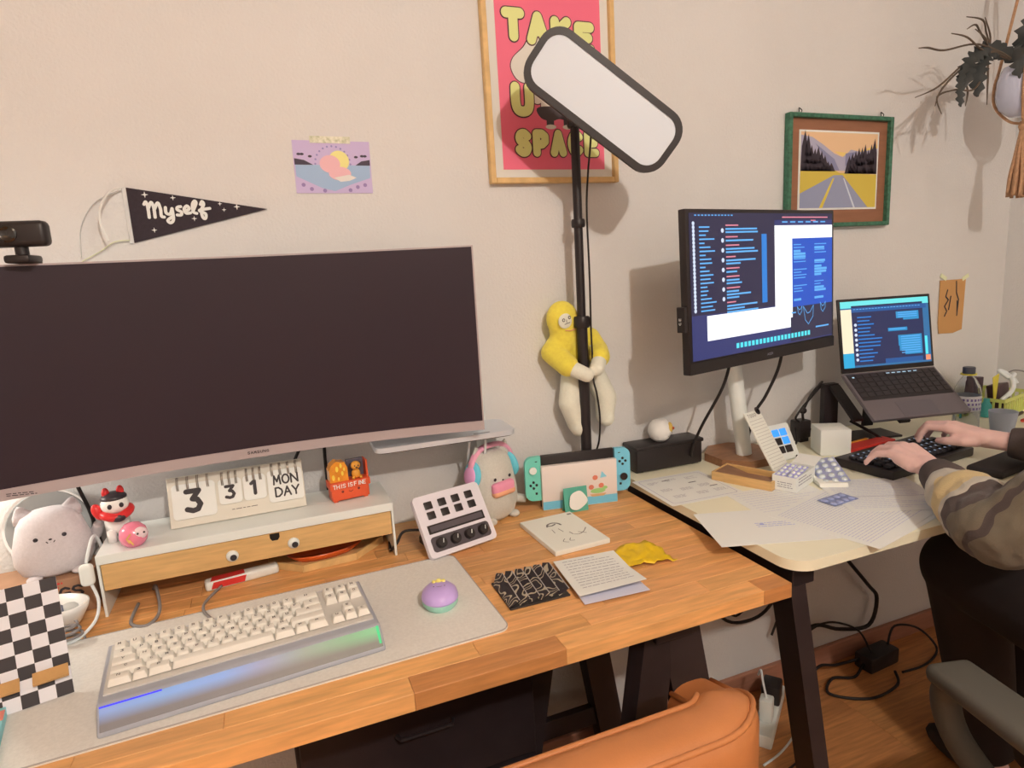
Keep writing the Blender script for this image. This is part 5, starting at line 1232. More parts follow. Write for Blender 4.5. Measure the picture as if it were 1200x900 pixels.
# red book and orange pencil
t = thing('red_notebook', 'thin red notebook lying behind the black keyboard', 'notebook', (1.435, -.185, DW + .0003), R(4))
MB().box(.19, .040, .012, (0, 0, .006), bev=.0015, seg=1).build('cover', flat('red_cover', (206, 52, 40), .5), t)
t = thing('orange_pencil', 'orange pencil lying on the far side of the red notebook', 'pencil', (1.42, -.152, DW + .005), R(8))
MB().tube([(-.08, 0, 0), (.07, 0, 0)], .0045, 6, smooth=False).build('shaft', flat('pencil_orange', (240, 150, 44), .45), t)
MB().lathe([(.0045, 0), (.001, .014), (0, .015)], 6, (.07, 0, 0), (0, R(90), 0)).build('tip', M_BEECH, t)

# black keyboard under the hands
t = thing('black_keyboard', 'black compact keyboard with dark keys under the typing hands', 'keyboard', (1.418, -.308, DW), R(6))
MB().box(.322, .148, .022, (0, 0, .011), bev=.004, seg=2).build('case', M_BLACKPL, t, smooth='auto')
KB2 = None
MK2 = mat('dark_keycap', (.02, .02, .028), .45)
rgk = random.Random(2)
for j in range(5):
    for i in range(15):
        p = (-.142 + i * .0203, -.050 + j * .0212 + (.0 if j else -.001), .0265)
        if KB2 is None: KB2 = MB().box(.0175, .0175, .008, bev=.002, seg=1).build('keycap', MK2, t, p)
        else: inst(KB2, 'keycap', t, p)
mb = MB()
for j in range(5):
    for i in range(15):
        if rgk.random() < .9: mb.disc(-.142 + i * .0203 - .002, -.050 + j * .0212 + .001, .0026, 0, None, 8)
mb.build('key_legends', glow('legend_white', (176, 196, 230), .8), t, (0, 0, .0312))
t = thing('wrist_rest', 'black padded wrist rest beneath the right forearm', 'wrist rest', (1.56, -.455, DW), R(8))
MB().box(.21, .075, .018, (0, 0, .009), bev=.007, seg=3).build('pad', M_BLACKMAT, t, smooth='auto')

# ------------------------------------------------------------------ bottle, basket, odds and ends
t = thing('water_bottle', 'clear plastic water bottle with dark cap standing right of the laptop', 'bottle', (1.705, -.262, DW))
M_PET = mat('clear_plastic', (.86, .89, .92), .04, trans=1.0, ior=1.25, spec=.5)
MB().lathe([(0, .003), (.020, .0), (.028, .004), (.031, .015), (.030, .06), (.031, .07), (.031, .125), (.0285, .142), (.020, .160), (.0130, .170), (.0130, .180), (.0118, .180), (.0118, .170), (.019, .159), (.0275, .141), (.0300, .125), (.0300, .07), (.029, .06), (.030, .015), (.027, .005), (0, .004)], 36).build('shell', M_PET, t, smooth='auto')
MB().lathe([(0, .005), (.0265, .006), (.0292, .016), (.0285, .06), (.0292, .07), (.0292, .095), (0, .095)], 32).build('water', mat('water', (.84, .89, .90), .02, trans=1.0, ior=1.3), t, smooth='auto')
lb_ = MB(); prof = [(.0313, .082), (.0313, .122), (.0311, .122), (.0311, .082), (.0313, .082)]; lb_.lathe(prof, 36); lb_.build('label_band', flat('bottle_label', (214, 206, 220), .5), t, smooth=True)
mb = MB()
for row_, z in enumerate((.112, .101, .089)):
    for k in range(9):
        a = R(-160 + k * 16 + row_ * 5); r_ = .0316; w_2 = R(4.5)
        P = [(r_ * math.cos(a - w_2), r_ * math.sin(a - w_2), z - .003), (r_ * math.cos(a + w_2), r_ * math.sin(a + w_2), z - .003), (r_ * math.cos(a + w_2), r_ * math.sin(a + w_2), z + .003), (r_ * math.cos(a - w_2), r_ * math.sin(a - w_2), z + .003)]
        mb.bm.faces.new([mb.bm.verts.new(p) for p in P])
mb.build('label_print', flat('label_violet', (120, 104, 156), .5), t)
MB().lathe([(.0, .179), (.0145, .179), (.0145, .194), (.013, .196), (0, .196)], 28).build('cap', flat('cap_slate', (74, 76, 84), .4), t, smooth='auto')
MB().lathe([(.013, .1755), (.0185, .1755), (.0185, .179), (.013, .179), (.013, .1755)], 28).build('cap_ring', flat('cap_yellow', (226, 206, 70), .4), t, smooth='auto')
t = thing('storage_basket', 'yellow-green basket full of odds and ends in the right corner', 'basket', (2.085, -.098, DW), R(12))
M_LIME = mat('lime_plastic', ph(214, 206, 110), .5)
MB().box(.19, .12, .004, (0, 0, .002)).build('base', M_LIME, t)
for sy in (-1, 1):
    MB().box(.20, .003, .010, (0, sy * .062, .050)).build('rim', M_LIME, t)
    for k in range(12): MB().box(.006, .003, .045, (-.0935 + k * .017, sy * .061, .0225)).build('slat', M_LIME, t)
    MB().box(.185, .0015, .030, (0, sy * .059, .020)).build('side_sheet', M_LIME, t)
for sx in (-1, 1):
    MB().box(.003, .124, .010, (sx * .1, 0, .050)).build('rim', M_LIME, t)
    for k in range(7): MB().box(.003, .006, .045, (sx * .098, -.051 + k * .017, .0225)).build('slat', M_LIME, t)
def inb(name, label, cat, m, fn, loc, rot):
    mb = MB(); fn(mb); return tag(mb.build(name, m, None, loc, rot, smooth='auto'), label, cat)
inb('dark_box', 'dark purple box standing at the left back inside the lime basket', 'box', flat('dark_plum', (70, 44, 54), .5), lambda mb: mb.box(.055, .03, .105, bev=.002), (2.005, -.085, DW + .058), (0, R(4), R(12)))
inb('brown_box', 'dark brown box lying in the middle of the lime basket', 'box', flat('dark_brown', (86, 60, 60), .5), lambda mb: mb.box(.07, .035, .075, bev=.002), (2.095, -.105, DW + .043), (R(-10), 0, R(12)))
inb('yellow_note', 'yellow folded card leaning between boxes in the lime basket', 'card', flat('note_yellow', (226, 196, 66), .6), lambda mb: mb.prism([(-.025, .03), (.025, .035), (.012, -.04), (-.004, -.045)], 0, .002), (2.035, -.128, DW + .085), (R(90), 0, R(15)))
inb('teal_bottle', 'small teal bottle end at the left rim of the lime basket', 'bottle', flat('teal_plastic', (74, 160, 148), .4), lambda mb: mb.lathe([(0, 0), (.014, 0), (.014, .035), (.008, .045), (.008, .055), (0, .055)], 18), (1.975, -.145, DW + .002), (0, 0, 0))
t = thing('white_hose', 'coiled white cable spilling over the lime basket', 'cable', (2.09, -.09, DW))
MB().tube([(-.06, -.062, .046), (-.035, -.075, .075), (-.01, -.06, .098), (.01, -.03, .115), (-.01, -.02, .125), (.0, -.045, .105), (.03, -.04, .112), (.055, -.02, .100), (.062, -.03, .078)], .0062, 10).build('cord', M_WCABLE, t, smooth=True)
MB().tube([(.0, -.03, .110), (.04, -.03, .122), (.085, -.04, .112), (.085, -.05, .088), (.075, -.055, .07)], .0022, 8).build('cord', flat('grey_cord', (140, 126, 116), .6), t, smooth=True)
inb('plastic_cup', 'translucent pale plastic cup at the right edge of the white desk', 'cup', mat('cloudy_plastic', ph(206, 200, 212), .3, trans=.35, ior=1.1), lambda mb: mb.lathe([(0, 0), (.027, 0), (.034, .055), (.0325, .055), (.026, .002), (0, .002)], 28), (1.865, -.258, DW), (0, 0, 0))
inb('black_pen', 'black pen lying before the lime basket', 'pen', M_BLACKPL, lambda mb: mb.tube([(-.07, 0, 0), (.07, 0, 0)], .005, 10, smooth=False), (2.02, -.195, DW + .0055), (0, 0, R(14)))
inb('red_pen', 'red pen lying in front of the black pen near the cup', 'pen', flat('pen_red', (214, 74, 56), .4), lambda mb: mb.tube([(-.06, 0, 0), (.06, 0, 0)], .005, 10, smooth=False), (2.05, -.225, DW + .0055), (0, 0, R(10)))
inb('orange_tub', 'small orange tub beyond the pens at the right frame edge', 'tub', flat('tub_orange', (232, 150, 92), .5), lambda mb: mb.lathe([(0, 0), (.02, 0), (.02, .03), (0, .03)], 20), (2.17, -.185, DW), (0, 0, 0))
# ------------------------------------------------------------------ tan leather chair in front
M_LEATHER = mat('tan_leather', ph(188, 113, 62), .42, var=.07, vscale=14, bump=.12, bscale=420, coat=.08)
t = thing('leather_chair', 'tan leather barrel chair pushed towards the wooden desk in the foreground', 'chair', (.280, -.755, 0), R(0))
def sweep(path, w, h0, h1, r, z_of, nsec=6):
    """rounded upright slab following a path in plan; returns MB"""
    mb = MB(); bm = mb.bm; rings = []
    P = [Vector(p) for p in path]
    sec = [(x, y) for x, y in rrect(w, 1.0, .49 * w, nsec)]
    for i, p in enumerate(P):
        d = (P[min(i + 1, len(P) - 1)] - P[max(i - 1, 0)]).normalized(); nrm = Vector((-d.y, d.x))
        zt = z_of(i / (len(P) - 1)); z0 = h0; ring = []
        rr = r
        pts = rrect(w, zt - z0, rr, nsec)
        for x, y in pts: ring.append(bm.verts.new((p.x + nrm.x * x, p.y + nrm.y * x, (zt + z0) / 2 + y)))
        rings.append(ring)
    n = len(rings[0])
    for a, b in zip(rings, rings[1:]):
        for k in range(n): bm.faces.new((a[k], a[(k + 1) % n], b[(k + 1) % n], b[k]))
    bm.faces.new(rings[0][::-1]); bm.faces.new(rings[-1]); bmesh.ops.recalc_face_normals(bm, faces=bm.faces)
    return mb
def upath(half, front, back, rad, n=9):
    P = [(half, front)]
    P += [(half - rad + rad * math.cos(a), back + rad + rad * math.sin(a)) for a in [-math.pi / 2 * k / n for k in range(n + 1)]]
    P += [(-half + rad + rad * math.cos(a), back + rad + rad * math.sin(a)) for a in [-math.pi / 2 - math.pi / 2 * k / n for k in range(n + 1)]]
    P += [(-half, front)]
    # resample the straight pieces
    Q = []
    for a, b in zip(P, P[1:]):
        m_ = max(1, int(math.hypot(b[0] - a[0], b[1] - a[1]) / .03))
        for k in range(m_): Q.append((a[0] + (b[0] - a[0]) * k / m_, a[1] + (b[1] - a[1]) * k / m_))
    Q.append(P[-1]); return Q
UPATH = upath(.255, .110, -.012, .075)
zt = lambda f: .706 - .050 * max(0, (abs(f - .5) - .33) / .17) ** 1.5
sweep(UPATH, .088, .34, .7, .036, zt).build('back_shell', M_LEATHER, t, smooth='auto')
def piping(off, zo, name):
    pts = []
    P = [Vector(p) for p in UPATH]
    for i, p in enumerate(P):
        d = (P[min(i + 1, len(P) - 1)] - P[max(i - 1, 0)]).normalized(); nrm = Vector((-d.y, d.x))
        pts.append((p.x + nrm.x * off, p.y + nrm.y * off, zt(i / (len(P) - 1)) + zo))
    MB().tube(pts, .0042, 8, smooth=False).build(name, M_LEATHER, t, smooth=True)
piping(.036, -.0105, 'piping'); piping(-.036, -.0105, 'piping')
for sx in (-1, 1):
    pts = [(sx * .255 + x, .1115, .495 + y) for x, y in rrect(.078, .290, .034, 6)]
    MB().tube(pts + pts[:1], .0042, 8, smooth=False).build('piping', M_LEATHER, t, smooth=True)
MB().box(.40, .10, .22, (0, -.075, .52), bev=.045, seg=4).build('rear_panel', M_LEATHER, t, smooth='auto')
MB().box(.42, .29, .10, (0, .165, .365), bev=.04, seg=4).build('seat', M_LEATHER, t, smooth='auto')
MB().tube([(0, .12, .06), (0, .12, .32)], .028, 16).build('pillar', M_BLACKMETAL, t, smooth='auto')
for k in range(5):
    a = R(90 + 72 * k + 20)
    mb = MB(); beam(mb, (0, .12, .10), (.21 * math.cos(a), .12 + .21 * math.sin(a), .065), .04, .025); lg_ = mb.build('leg', M_BLACKMETAL, t)
    MB().lathe([(0, -.012), (.024, -.012), (.026, 0), (.024, .012), (0, .012)], 18, (.21 * math.cos(a), .12 + .21 * math.sin(a), .027), (R(90), 0, a)).build('caster', M_BLACKPL, lg_, smooth='auto')

# ------------------------------------------------------------------ the chair the person sits on
CX, CY = 1.256, -1.06
t = thing('office_chair', 'grey office chair with looped armrests beneath the person at the white desk', 'chair', (CX, CY, 0), R(-15))
M_ARM = mat('grey_armrest', ph(86, 78, 66), .6, bump=.1, bscale=300)
MB().box(.48, .46, .09, (0, .02, .445), bev=.035, seg=4).build('seat', mat('dark_seat_cloth', (.02, .018, .02), .9), t, smooth='auto')
MB().box(.44, .06, .5, (0, -.24, .80), (R(8), 0, 0), bev=.025, seg=3).build('backrest', mat('dark_seat_cloth', (.02, .018, .02), .9), t, smooth='auto')
for sx in (-1, 1):
    x = sx * .37
    MB().box(.080, .30, .032, (0, 0, 0), bev=.014, seg=4).build('arm_pad', M_ARM, t, (x, .085, .612), (R(-2), 0, 0), smooth='auto')
    MB().tube([(x, .205, .600), (x - sx * .005, .235, .555), (x - sx * .01, .205, .49), (x - sx * .03, .10, .43), (x - sx * .06, .02, .405), (x - sx * .03, -.06, .43), (x - sx * .01, -.09, .50), (x, -.075, .60)], .022, 12).build('arm_loop', M_ARM, t, smooth=True)
MB().tube([(0, 0, .06), (0, 0, .40)], .028, 16).build('pillar', M_BLACKMETAL, t, smooth='auto')
for k in range(5):
    a = R(72 * k + 50)
    mb = MB(); beam(mb, (0, 0, .10), (.28 * math.cos(a), .28 * math.sin(a), .065), .045, .028); lg_ = mb.build('leg', M_BLACKPL, t)
    MB().lathe([(0, -.012), (.024, -.012), (.026, 0), (.024, .012), (0, .012)], 18, (.28 * math.cos(a), .28 * math.sin(a), .027), (R(90), 0, a)).build('caster', M_BLACKPL, lg_, smooth='auto')

# ------------------------------------------------------------------ person typing at the white desk
M_SKIN = mat('skin', ph(238, 182, 160), .5, var=.06, vscale=40, bump=.12, bscale=260, sss=.06)
person = thing('person', 'person in a brown and beige patterned sweater typing on the black keyboard', 'person', (0, 0, 0))
def hand(wrist, yaw, side, elbow, tipz, p_first=-10, idx_down=0, spread=1.0, thumb_in=0.0):
    """side=+1: thumb on local +x (left hand); returns capsules and nail spots"""
    Wv = Vector(wrist); f = Vector((math.sin(yaw), math.cos(yaw), 0)); r = Vector((math.cos(yaw), -math.sin(yaw), 0)) * side; up = Vector((0, 0, 1))
    def pt(x, y, z): return Wv + r * x + f * y + up * z
    P = []; nails = []
    mcp = [(.027, .083, .016), (.008, .088, .019), (-.012, .084, .016), (-.029, .074, .010)]
    lens = [(.041, .024, .019), (.045, .028, .020), (.041, .026, .019), (.033, .019, .017)]
    rad = [(.0112, .0092, .0078, .0066), (.0115, .0094, .0080, .0067), (.0108, .0088, .0075, .0063), (.0094, .0078, .0067, .0056)]
    spr = [6, 0, -6, -17]
    for k in range(4):
        m = pt(*mcp[k]); P.append(('c', pt(mcp[k][0] * .55, .008, .002), m, .0150, rad[k][0] + .0015))
        a = R(spr[k] * spread); d = (f * math.cos(a) + r * math.sin(a))
        pit = [p_first, -34, -52]
        if k == 0: pit = [p_first - idx_down * .2, -34 - idx_down, -52 - idx_down]
        q = m; zz = 0
        # pick a curl that lands the tip on the keys
        for tries in range(30):
            q = m; seg = []
            for L_, pi_ in zip(lens[k], pit):
                q2 = q + (d * math.cos(R(pi_)) + up * math.sin(R(pi_))) * L_; seg.append((q, q2)); q = q2
            if q.z > tipz + .001: pit = [pit[0] - .8, pit[1] - 1.5, pit[2] - 1.5]
            elif q.z < tipz - .001: pit = [pit[0] + .8, pit[1] + 1.5, pit[2] + 1.5]
            else: break
        for (a_, b_), ra, rb in zip(seg, rad[k], rad[k][1:]): P.append(('c', a_, b_, ra, rb))
        dl = (seg[2][1] - seg[2][0]).normalized(); nn = (up - dl * up.dot(dl)).normalized()
        nails.append((seg[2][0] + dl * lens[k][2] * .80 + nn * rad[k][3] * .92, dl, nn, rad[k][3]))
    # palm body
    P.append(('c', pt(-.010, .018, .0), pt(-.010, .066, .006), .017, .0165)); P.append(('c', pt(.010, .018, .0), pt(.012, .068, .008), .017, .016))
    P.append(('c', pt(-.022, .02, -.002), pt(-.024, .058, .002), .014, .0125))
    # thumb leaves the side of the palm near its base
    t0 = pt(.016, .022, -.004); t1 = pt(.040, .048 - thumb_in * .01, -.006); t2 = pt(.048 - thumb_in * .008, .076, -.012); t3 = pt(.042 - thumb_in * .012, .098, -.018)
    if t3.z < tipz: t3.z = tipz
    if t2.z < tipz + .003: t2.z = tipz + .003
    P += [('c', t0, t1, .0160, .0125), ('c', t1, t2, .0118, .0100), ('c', t2, t3, .0098, .0078)]
    dl = (t3 - t2).normalized(); nn = (up - dl * up.dot(dl)).normalized(); nails.append((t3 - dl * .001 + nn * .0072, dl, nn, .0075))
    # wrist and forearm
    E_ = Vector(elbow); dW = (E_ - Wv).normalized()
    P.append(('c', pt(0, .014, 0), Wv + dW * .03, .0225, .0215)); P.append(('c', Wv + dW * .02, Wv + dW * .12, .0215, .030)); P.append(('c', Wv + dW * .12, E_, .030, .034))
    return P, nails
LWR, LEL, LSH = (1.245, -.492, .828), (1.085, -.735, .812), (1.195, -.93, 1.03)
RWR, REL, RSH = (1.535, -.432, .830), (1.655, -.690, .815), (1.535, -.93, 1.03)
pl, nl = hand(LWR, R(16), 1, LEL, .8035, -8, 0, 1.5)
pr_, nr = hand(RWR, R(-9), -1, REL, .8035, 2, 14, 1.0, 1.0)
HX = 1.365; HY = -.03
bodyp = pl + pr_ + [('c', LEL, LSH, .036, .046), ('c', REL, RSH, .036, .046),
    ('c', LSH, (HX, -.925, 1.06), .052, .055), ('c', RSH, (HX, -.925, 1.06), .052, .055),
    ('c', (HX, -.93, 1.02), (HX, -.95, .80), .105, .10), ('c', (HX - .06, -.93, .98), (HX - .05, -.95, .62), .09, .09), ('c', (HX + .06, -.93, .98), (HX + .05, -.95, .62), .09, .09),
    ('c', (HX, -.915, 1.09), (HX, -.895, 1.19), .052, .048),
    ('b', (HX, -.878, 1.285), (.074, .092, .105), (0, 0, 0)), ('c', (HX, -.83, 1.235), (HX, -.815, 1.215), .048, .032),
    ('c', (HX, -.795, 1.285), (HX, -.772, 1.262), .008, .012), ('b', (HX - .076, -.88, 1.278), (.010, .018, .028), (0, 0, 0)), ('b', (HX + .076, -.88, 1.278), (.010, .018, .028), (0, 0, 0)),
    ('c', (HX - .085, -.94, .585), (1.365, -.50, .575), .080, .062), ('c', (1.365, -.50, .575), (1.49, -.50, .10), .053, .036), ('c', (1.49, -.52, .05), (1.51, -.40, .035), .034, .026),
    ('c', (HX + .085, -.94, .585), (1.60, -.50, .575), .080, .062), ('c', (1.60, -.50, .575), (1.62, -.48, .10), .053, .036), ('c', (1.62, -.50, .05), (1.63, -.37, .035), .034, .026)]
blob_obj('body', bodyp, .0034, M_SKIN, person, 4)
nm = mat('fingernail', ph(240, 190, 172), .3)
for p, dl, nn, r_ in nl + nr:
    x = dl.cross(nn).normalized(); M = Matrix(((x.x, dl.x, nn.x), (x.y, dl.y, nn.y), (x.z, dl.z, nn.z)))
    MB().ball(r_ * .62, r_ * .8, .0012, n=12, m=6).build('fingernail', nm, person, p, tuple(M.to_euler()), smooth=True)
# sweater: sleeves bunch towards the cuffs; wide bands of colour cross the sleeves
def sweater_mat():
    m = bpy.data.materials.new('patterned_sweater'); m.use_nodes = True; nt = m.node_tree; N = nt.nodes; L = nt.links; b = N['Principled BSDF']
    b.inputs['Roughness'].default_value = .95; b.inputs['Sheen Weight'].default_value = .15
    tc = N.new('ShaderNodeTexCoord')
    dt = N.new('ShaderNodeVectorMath'); dt.operation = 'DOT_PRODUCT'; dt.inputs[1].default_value = (-.34, -.88, -.30); L.new(tc.outputs['Object'], dt.inputs[0])
    nz = N.new('ShaderNodeTexNoise'); nz.inputs['Scale'].default_value = 13; nz.inputs['Detail'].default_value = 1.5; L.new(tc.outputs['Object'], nz.inputs['Vector'])
    ma = N.new('ShaderNodeMath'); ma.operation = 'MULTIPLY_ADD'; ma.inputs[1].default_value = .11; L.new(nz.outputs['Fac'], ma.inputs[0]); L.new(dt.outputs['Value'], ma.inputs[2])
    mr = N.new('ShaderNodeMapRange'); mr.inputs['From Min'].default_value = -.17; mr.inputs['From Max'].default_value = .33; L.new(ma.outputs[0], mr.inputs['Value'])
    cr = N.new('ShaderNodeValToRGB'); cr.color_ramp.interpolation = 'CONSTANT'; e = cr.color_ramp.elements
    dark, olive, tan, pale = ph(76, 60, 53), ph(108, 92, 72), ph(198, 164, 112), ph(186, 166, 142)
    e[0].position = 0; e[0].color = (*pale, 1); e[1].position = .235; e[1].color = (*tan, 1)
    for p_, c_ in ((.325, pale), (.365, dark), (.44, olive), (.52, dark), (.57, olive), (.66, dark), (.74, tan), (.82, dark)):
        q = e.new(p_); q.color = (*c_, 1)
    L.new(mr.outputs['Result'], cr.inputs[0]); L.new(cr.outputs[0], b.inputs['Base Color'])
    n2 = N.new('ShaderNodeTexNoise'); n2.inputs['Scale'].default_value = 500; bp = N.new('ShaderNodeBump'); bp.inputs['Strength'].default_value = .4; bp.inputs['Distance'].default_value = .002
    L.new(tc.outputs['Object'], n2.inputs['Vector']); L.new(n2.outputs['Fac'], bp.inputs['Height']); L.new(bp.outputs[0], b.inputs['Normal'])
    return m
def sleeve(wr, el, sh, r0=.042, r1=.056):
    wr, el, sh = Vector(wr), Vector(el), Vector(sh); d = (el - wr).normalized(); P = []; l = (el - wr).length
    side = d.cross(Vector((0, 0, 1))).normalized()
    n = 8
    for k in range(n):
        f0 = .40 + .60 * k / n; f1 = .40 + .60 * (k + 1) / n
        rr_ = r0 + (r1 - r0) * min(1, k / 4)
        a = wr + d * l * f0; b_ = wr + d * l * f1
        bul = .0055 if k % 2 else -.003
        P.append(('c', a + side * bul * .6, b_ - side * bul * .5 + Vector((0, 0, bul * .4)), rr_ + bul, rr_ - bul * .4))
    P.append(('c', el, sh, r1 + .002, .072)); return P
sw_parts = sleeve(LWR, LEL, LSH, .042, .058) + sleeve(RWR, REL, RSH, .040, .054) + [('c', LSH, (HX, -.925, 1.06), .070, .075), ('c', RSH, (HX, -.925, 1.06), .070, .075),
    ('c', (HX, -.93, 1.03), (HX, -.96, .60), .13, .135), ('c', (HX - .07, -.93, .99), (HX - .06, -.95, .60), .105, .12), ('c', (HX + .07, -.93, .99), (HX + .06, -.95, .60), .105, .12)]
so = blob_obj('sweater', sw_parts, .005, sweater_mat(), person, 3)
tx = bpy.data.textures.new('folds', 'CLOUDS'); tx.noise_scale = .045; tx.noise_depth = 1
dm = so.modifiers.new('folds', 'DISPLACE'); dm.texture = tx; dm.strength = .016; dm.mid_level = .5; dm.texture_coords = 'LOCAL'
M_CUFF = mat('cuff_knit', ph(84, 68, 60), .95, bump=.4, bscale=500)
for wr, el in ((LWR, LEL), (RWR, REL)):
    wr, el = Vector(wr), Vector(el); d = (el - wr).normalized()
    side = d.cross(Vector((0, 0, 1))).normalized()
    MB().tube([wr + d * .034, wr + d * .040, wr + d * .060, wr + d * .085, wr + d * .10], [.030, .034, .0375, .041, .036], 24, smooth=True).build('cuff', M_CUFF, person, smooth=True)
blob_obj('trousers', [('c', (HX - .085, -.955, .59), (1.365, -.50, .582), .112, .084), ('c', (1.365, -.505, .575), (1.485, -.505, .12), .080, .062),
    ('c', (HX + .085, -.955, .59), (1.60, -.50, .582), .112, .084), ('c', (1.60, -.505, .575), (1.62, -.48, .12), .080, .062), ('c', (HX - .07, -.96, .60), (HX + .07, -.96, .60), .125, .125)], .008, mat('black_trousers', (.018, .014, .016), .85), person, 4)
for fx, fy in ((1.505, -.455), (1.640, -.435)):
    MB().ball(.046, .105, .036, (0, 0, .034)).build('sock', M_BLACKMAT, person, (fx, fy, 0), smooth=True)
blob_obj('hair', [('b', (HX, -.892, 1.31), (.086, .100, .098), (0, 0, 0)), ('c', (HX - .06, -.93, 1.29), (HX - .055, -.96, 1.11), .04, .03), ('c', (HX + .06, -.93, 1.29), (HX + .055, -.96, 1.11), .04, .03), ('c', (HX, -.96, 1.29), (HX, -.98, 1.11), .05, .04)], .008, mat('brown_hair', (.05, .03, .02), .6), person, 3)
for sx in (-1, 1):
    MB().ball(.012, .006, .008).build('eye', M_WHITEPL, person, (HX + sx * .030, -.796, 1.295), smooth=True)
    MB().ball(.005, .003, .005).build('pupil', M_INK, person, (HX + sx * .030, -.7905, 1.294), smooth=True)
MB().ball(.022, .005, .006).build('mouth', flat('lips', (196, 110, 104), .5), person, (HX, -.7835, 1.223), smooth=True)

# ------------------------------------------------------------------ hanging plant
t = thing('hanging_plant', 'hanging fishbone cactus with dark wavy leaves in a pale round pot, top right corner', 'plant', (1.95, -.20, 1.67))
O = Vector((1.95, -.20, 1.67))
MB().lathe([(0, -.068), (.034, -.063), (.058, -.042), (.067, -.01), (.066, .03), (.055, .062), (.050, .062), (.060, .03), (.06, -.01), (0, -.05)], 32).build('pot', flat('pot_lilac_white', (206, 196, 204), .25, coat=.4), t, smooth='auto')
MB().lathe([(0, .048), (.052, .05), (0, .056)], 20).build('soil', mat('soil', (.03, .02, .015), .95), t)
M_LEAF = mat('cactus_leaf', ph(54, 54, 50), .45, var=.2, vscale=40); M_STEM = mat('cactus_stem', ph(92, 74, 58), .6)
def wleaf(pts, w0, yo, k):
    P = [Vector(p) - O for p in pts]; mb = MB(); bm = mb.bm
    Q = []
    for i in range(len(P) - 1):
        p0, p1, p2, p3 = P[max(i - 1, 0)], P[i], P[i + 1], P[min(i + 2, len(P) - 1)]
        for j in range(8):
            f = j / 8; Q.append(.5 * (2 * p1 + (p2 - p0) * f + (2 * p0 - 5 * p1 + 4 * p2 - p3) * f * f + (3 * p1 - p0 - 3 * p2 + p3) * f ** 3))
    Q.append(P[-1]); n = len(Q); rows_ = []
    for i, q in enumerate(Q):
        d = (Q[min(i + 1, n - 1)] - Q[max(i - 1, 0)]).normalized(); s_ = Vector((0.85, .5, .1)).cross(d).normalized()
        env = min(1, i / 4, (n - 1 - i) / 5 + .15)
        wl = w0 * env * (1 + .42 * math.sin(i * 1.9)); wr = w0 * env * (1 + .42 * math.sin(i * 1.9 + math.pi))
        y_ = Vector((0, yo * i / n, 0))
        a = q + s_ * wl + y_; b = q - s_ * wr + y_
        rows_.append([bm.verts.new(a), bm.verts.new(q + y_ + Vector((0, -.002, 0))), bm.verts.new(b), bm.verts.new(q + y_ + Vector((0, .002, 0)))])
    for a, b in zip(rows_, rows_[1:]):
        for k_ in range(4): bm.faces.new((a[k_], a[(k_ + 1) % 4], b[(k_ + 1) % 4], b[k_]))
    bm.faces.new(rows_[0]); bm.faces.new(rows_[-1][::-1]); bmesh.ops.recalc_face_normals(bm, faces=bm.faces)
    mb.build('leaf', M_LEAF, t, smooth='auto')
for k, (pts, w0) in enumerate((([(1.90, -.2, 1.735), (1.830, -.2, 1.760), (1.778, -.2, 1.739), (1.757, -.2, 1.70), (1.757, -.2, 1.645)], .015), ([(1.90, -.2, 1.735), (1.80, -.2, 1.762), (1.736, -.2, 1.742), (1.701, -.2, 1.71), (1.693, -.2, 1.662)], .016),
        ([(1.80, -.2, 1.76), (1.716, -.2, 1.725), (1.676, -.2, 1.685), (1.667, -.2, 1.649), (1.664, -.2, 1.612)], .008), ([(1.92, -.2, 1.735), (1.87, -.21, 1.765), (1.885, -.215, 1.735), (1.888, -.22, 1.690)], .017),
        ([(1.93, -.2, 1.735), (1.90, -.21, 1.80), (1.915, -.22, 1.83), (1.94, -.22, 1.82)], .018), ([(1.96, -.2, 1.735), (2.0, -.22, 1.80), (2.05, -.23, 1.77), (2.06, -.24, 1.68)], .016))):
    wleaf(pts, w0, -.012 * (k % 3), k)
TD = {'t1': [(1.90, -.2, 1.735), (1.818, -.2, 1.757), (1.727, -.2, 1.767), (1.635, -.2, 1.75), (1.584, -.2, 1.754), (1.532, -.2, 1.745)],
 't2': [(1.90, -.2, 1.735), (1.809, -.2, 1.757), (1.715, -.2, 1.727), (1.628, -.2, 1.667), (1.535, -.2, 1.635)], 't3': [(1.90, -.2, 1.735), (1.792, -.2, 1.756), (1.701, -.2, 1.71), (1.629, -.2, 1.657), (1.587, -.2, 1.614)],
 't4': [(1.90, -.2, 1.735), (1.808, -.2, 1.761), (1.762, -.2, 1.797), (1.722, -.2, 1.81), (1.68, -.2, 1.794)], 't5': [(1.90, -.2, 1.735), (1.811, -.2, 1.761), (1.772, -.2, 1.794), (1.74, -.2, 1.82), (1.692, -.2, 1.827)],
 't6': [(1.85, -.2, 1.75), (1.792, -.2, 1.76), (1.757, -.2, 1.781), (1.72, -.2, 1.8)], 't7': [(1.83, -.2, 1.755), (1.76, -.2, 1.754), (1.694, -.2, 1.779), (1.656, -.2, 1.79)],
 't8': [(1.79, -.2, 1.72), (1.738, -.2, 1.662), (1.675, -.2, 1.659), (1.627, -.2, 1.643), (1.637, -.2, 1.601)], 't9': [(1.86, -.2, 1.745), (1.793, -.2, 1.752), (1.807, -.2, 1.685), (1.81, -.2, 1.63)],
 't10': [(1.74, -.2, 1.74), (1.719, -.2, 1.691), (1.732, -.2, 1.655), (1.707, -.2, 1.62)], 't11': [(1.88, -.2, 1.74), (1.809, -.2, 1.757), (1.788, -.2, 1.795), (1.743, -.2, 1.826)]}
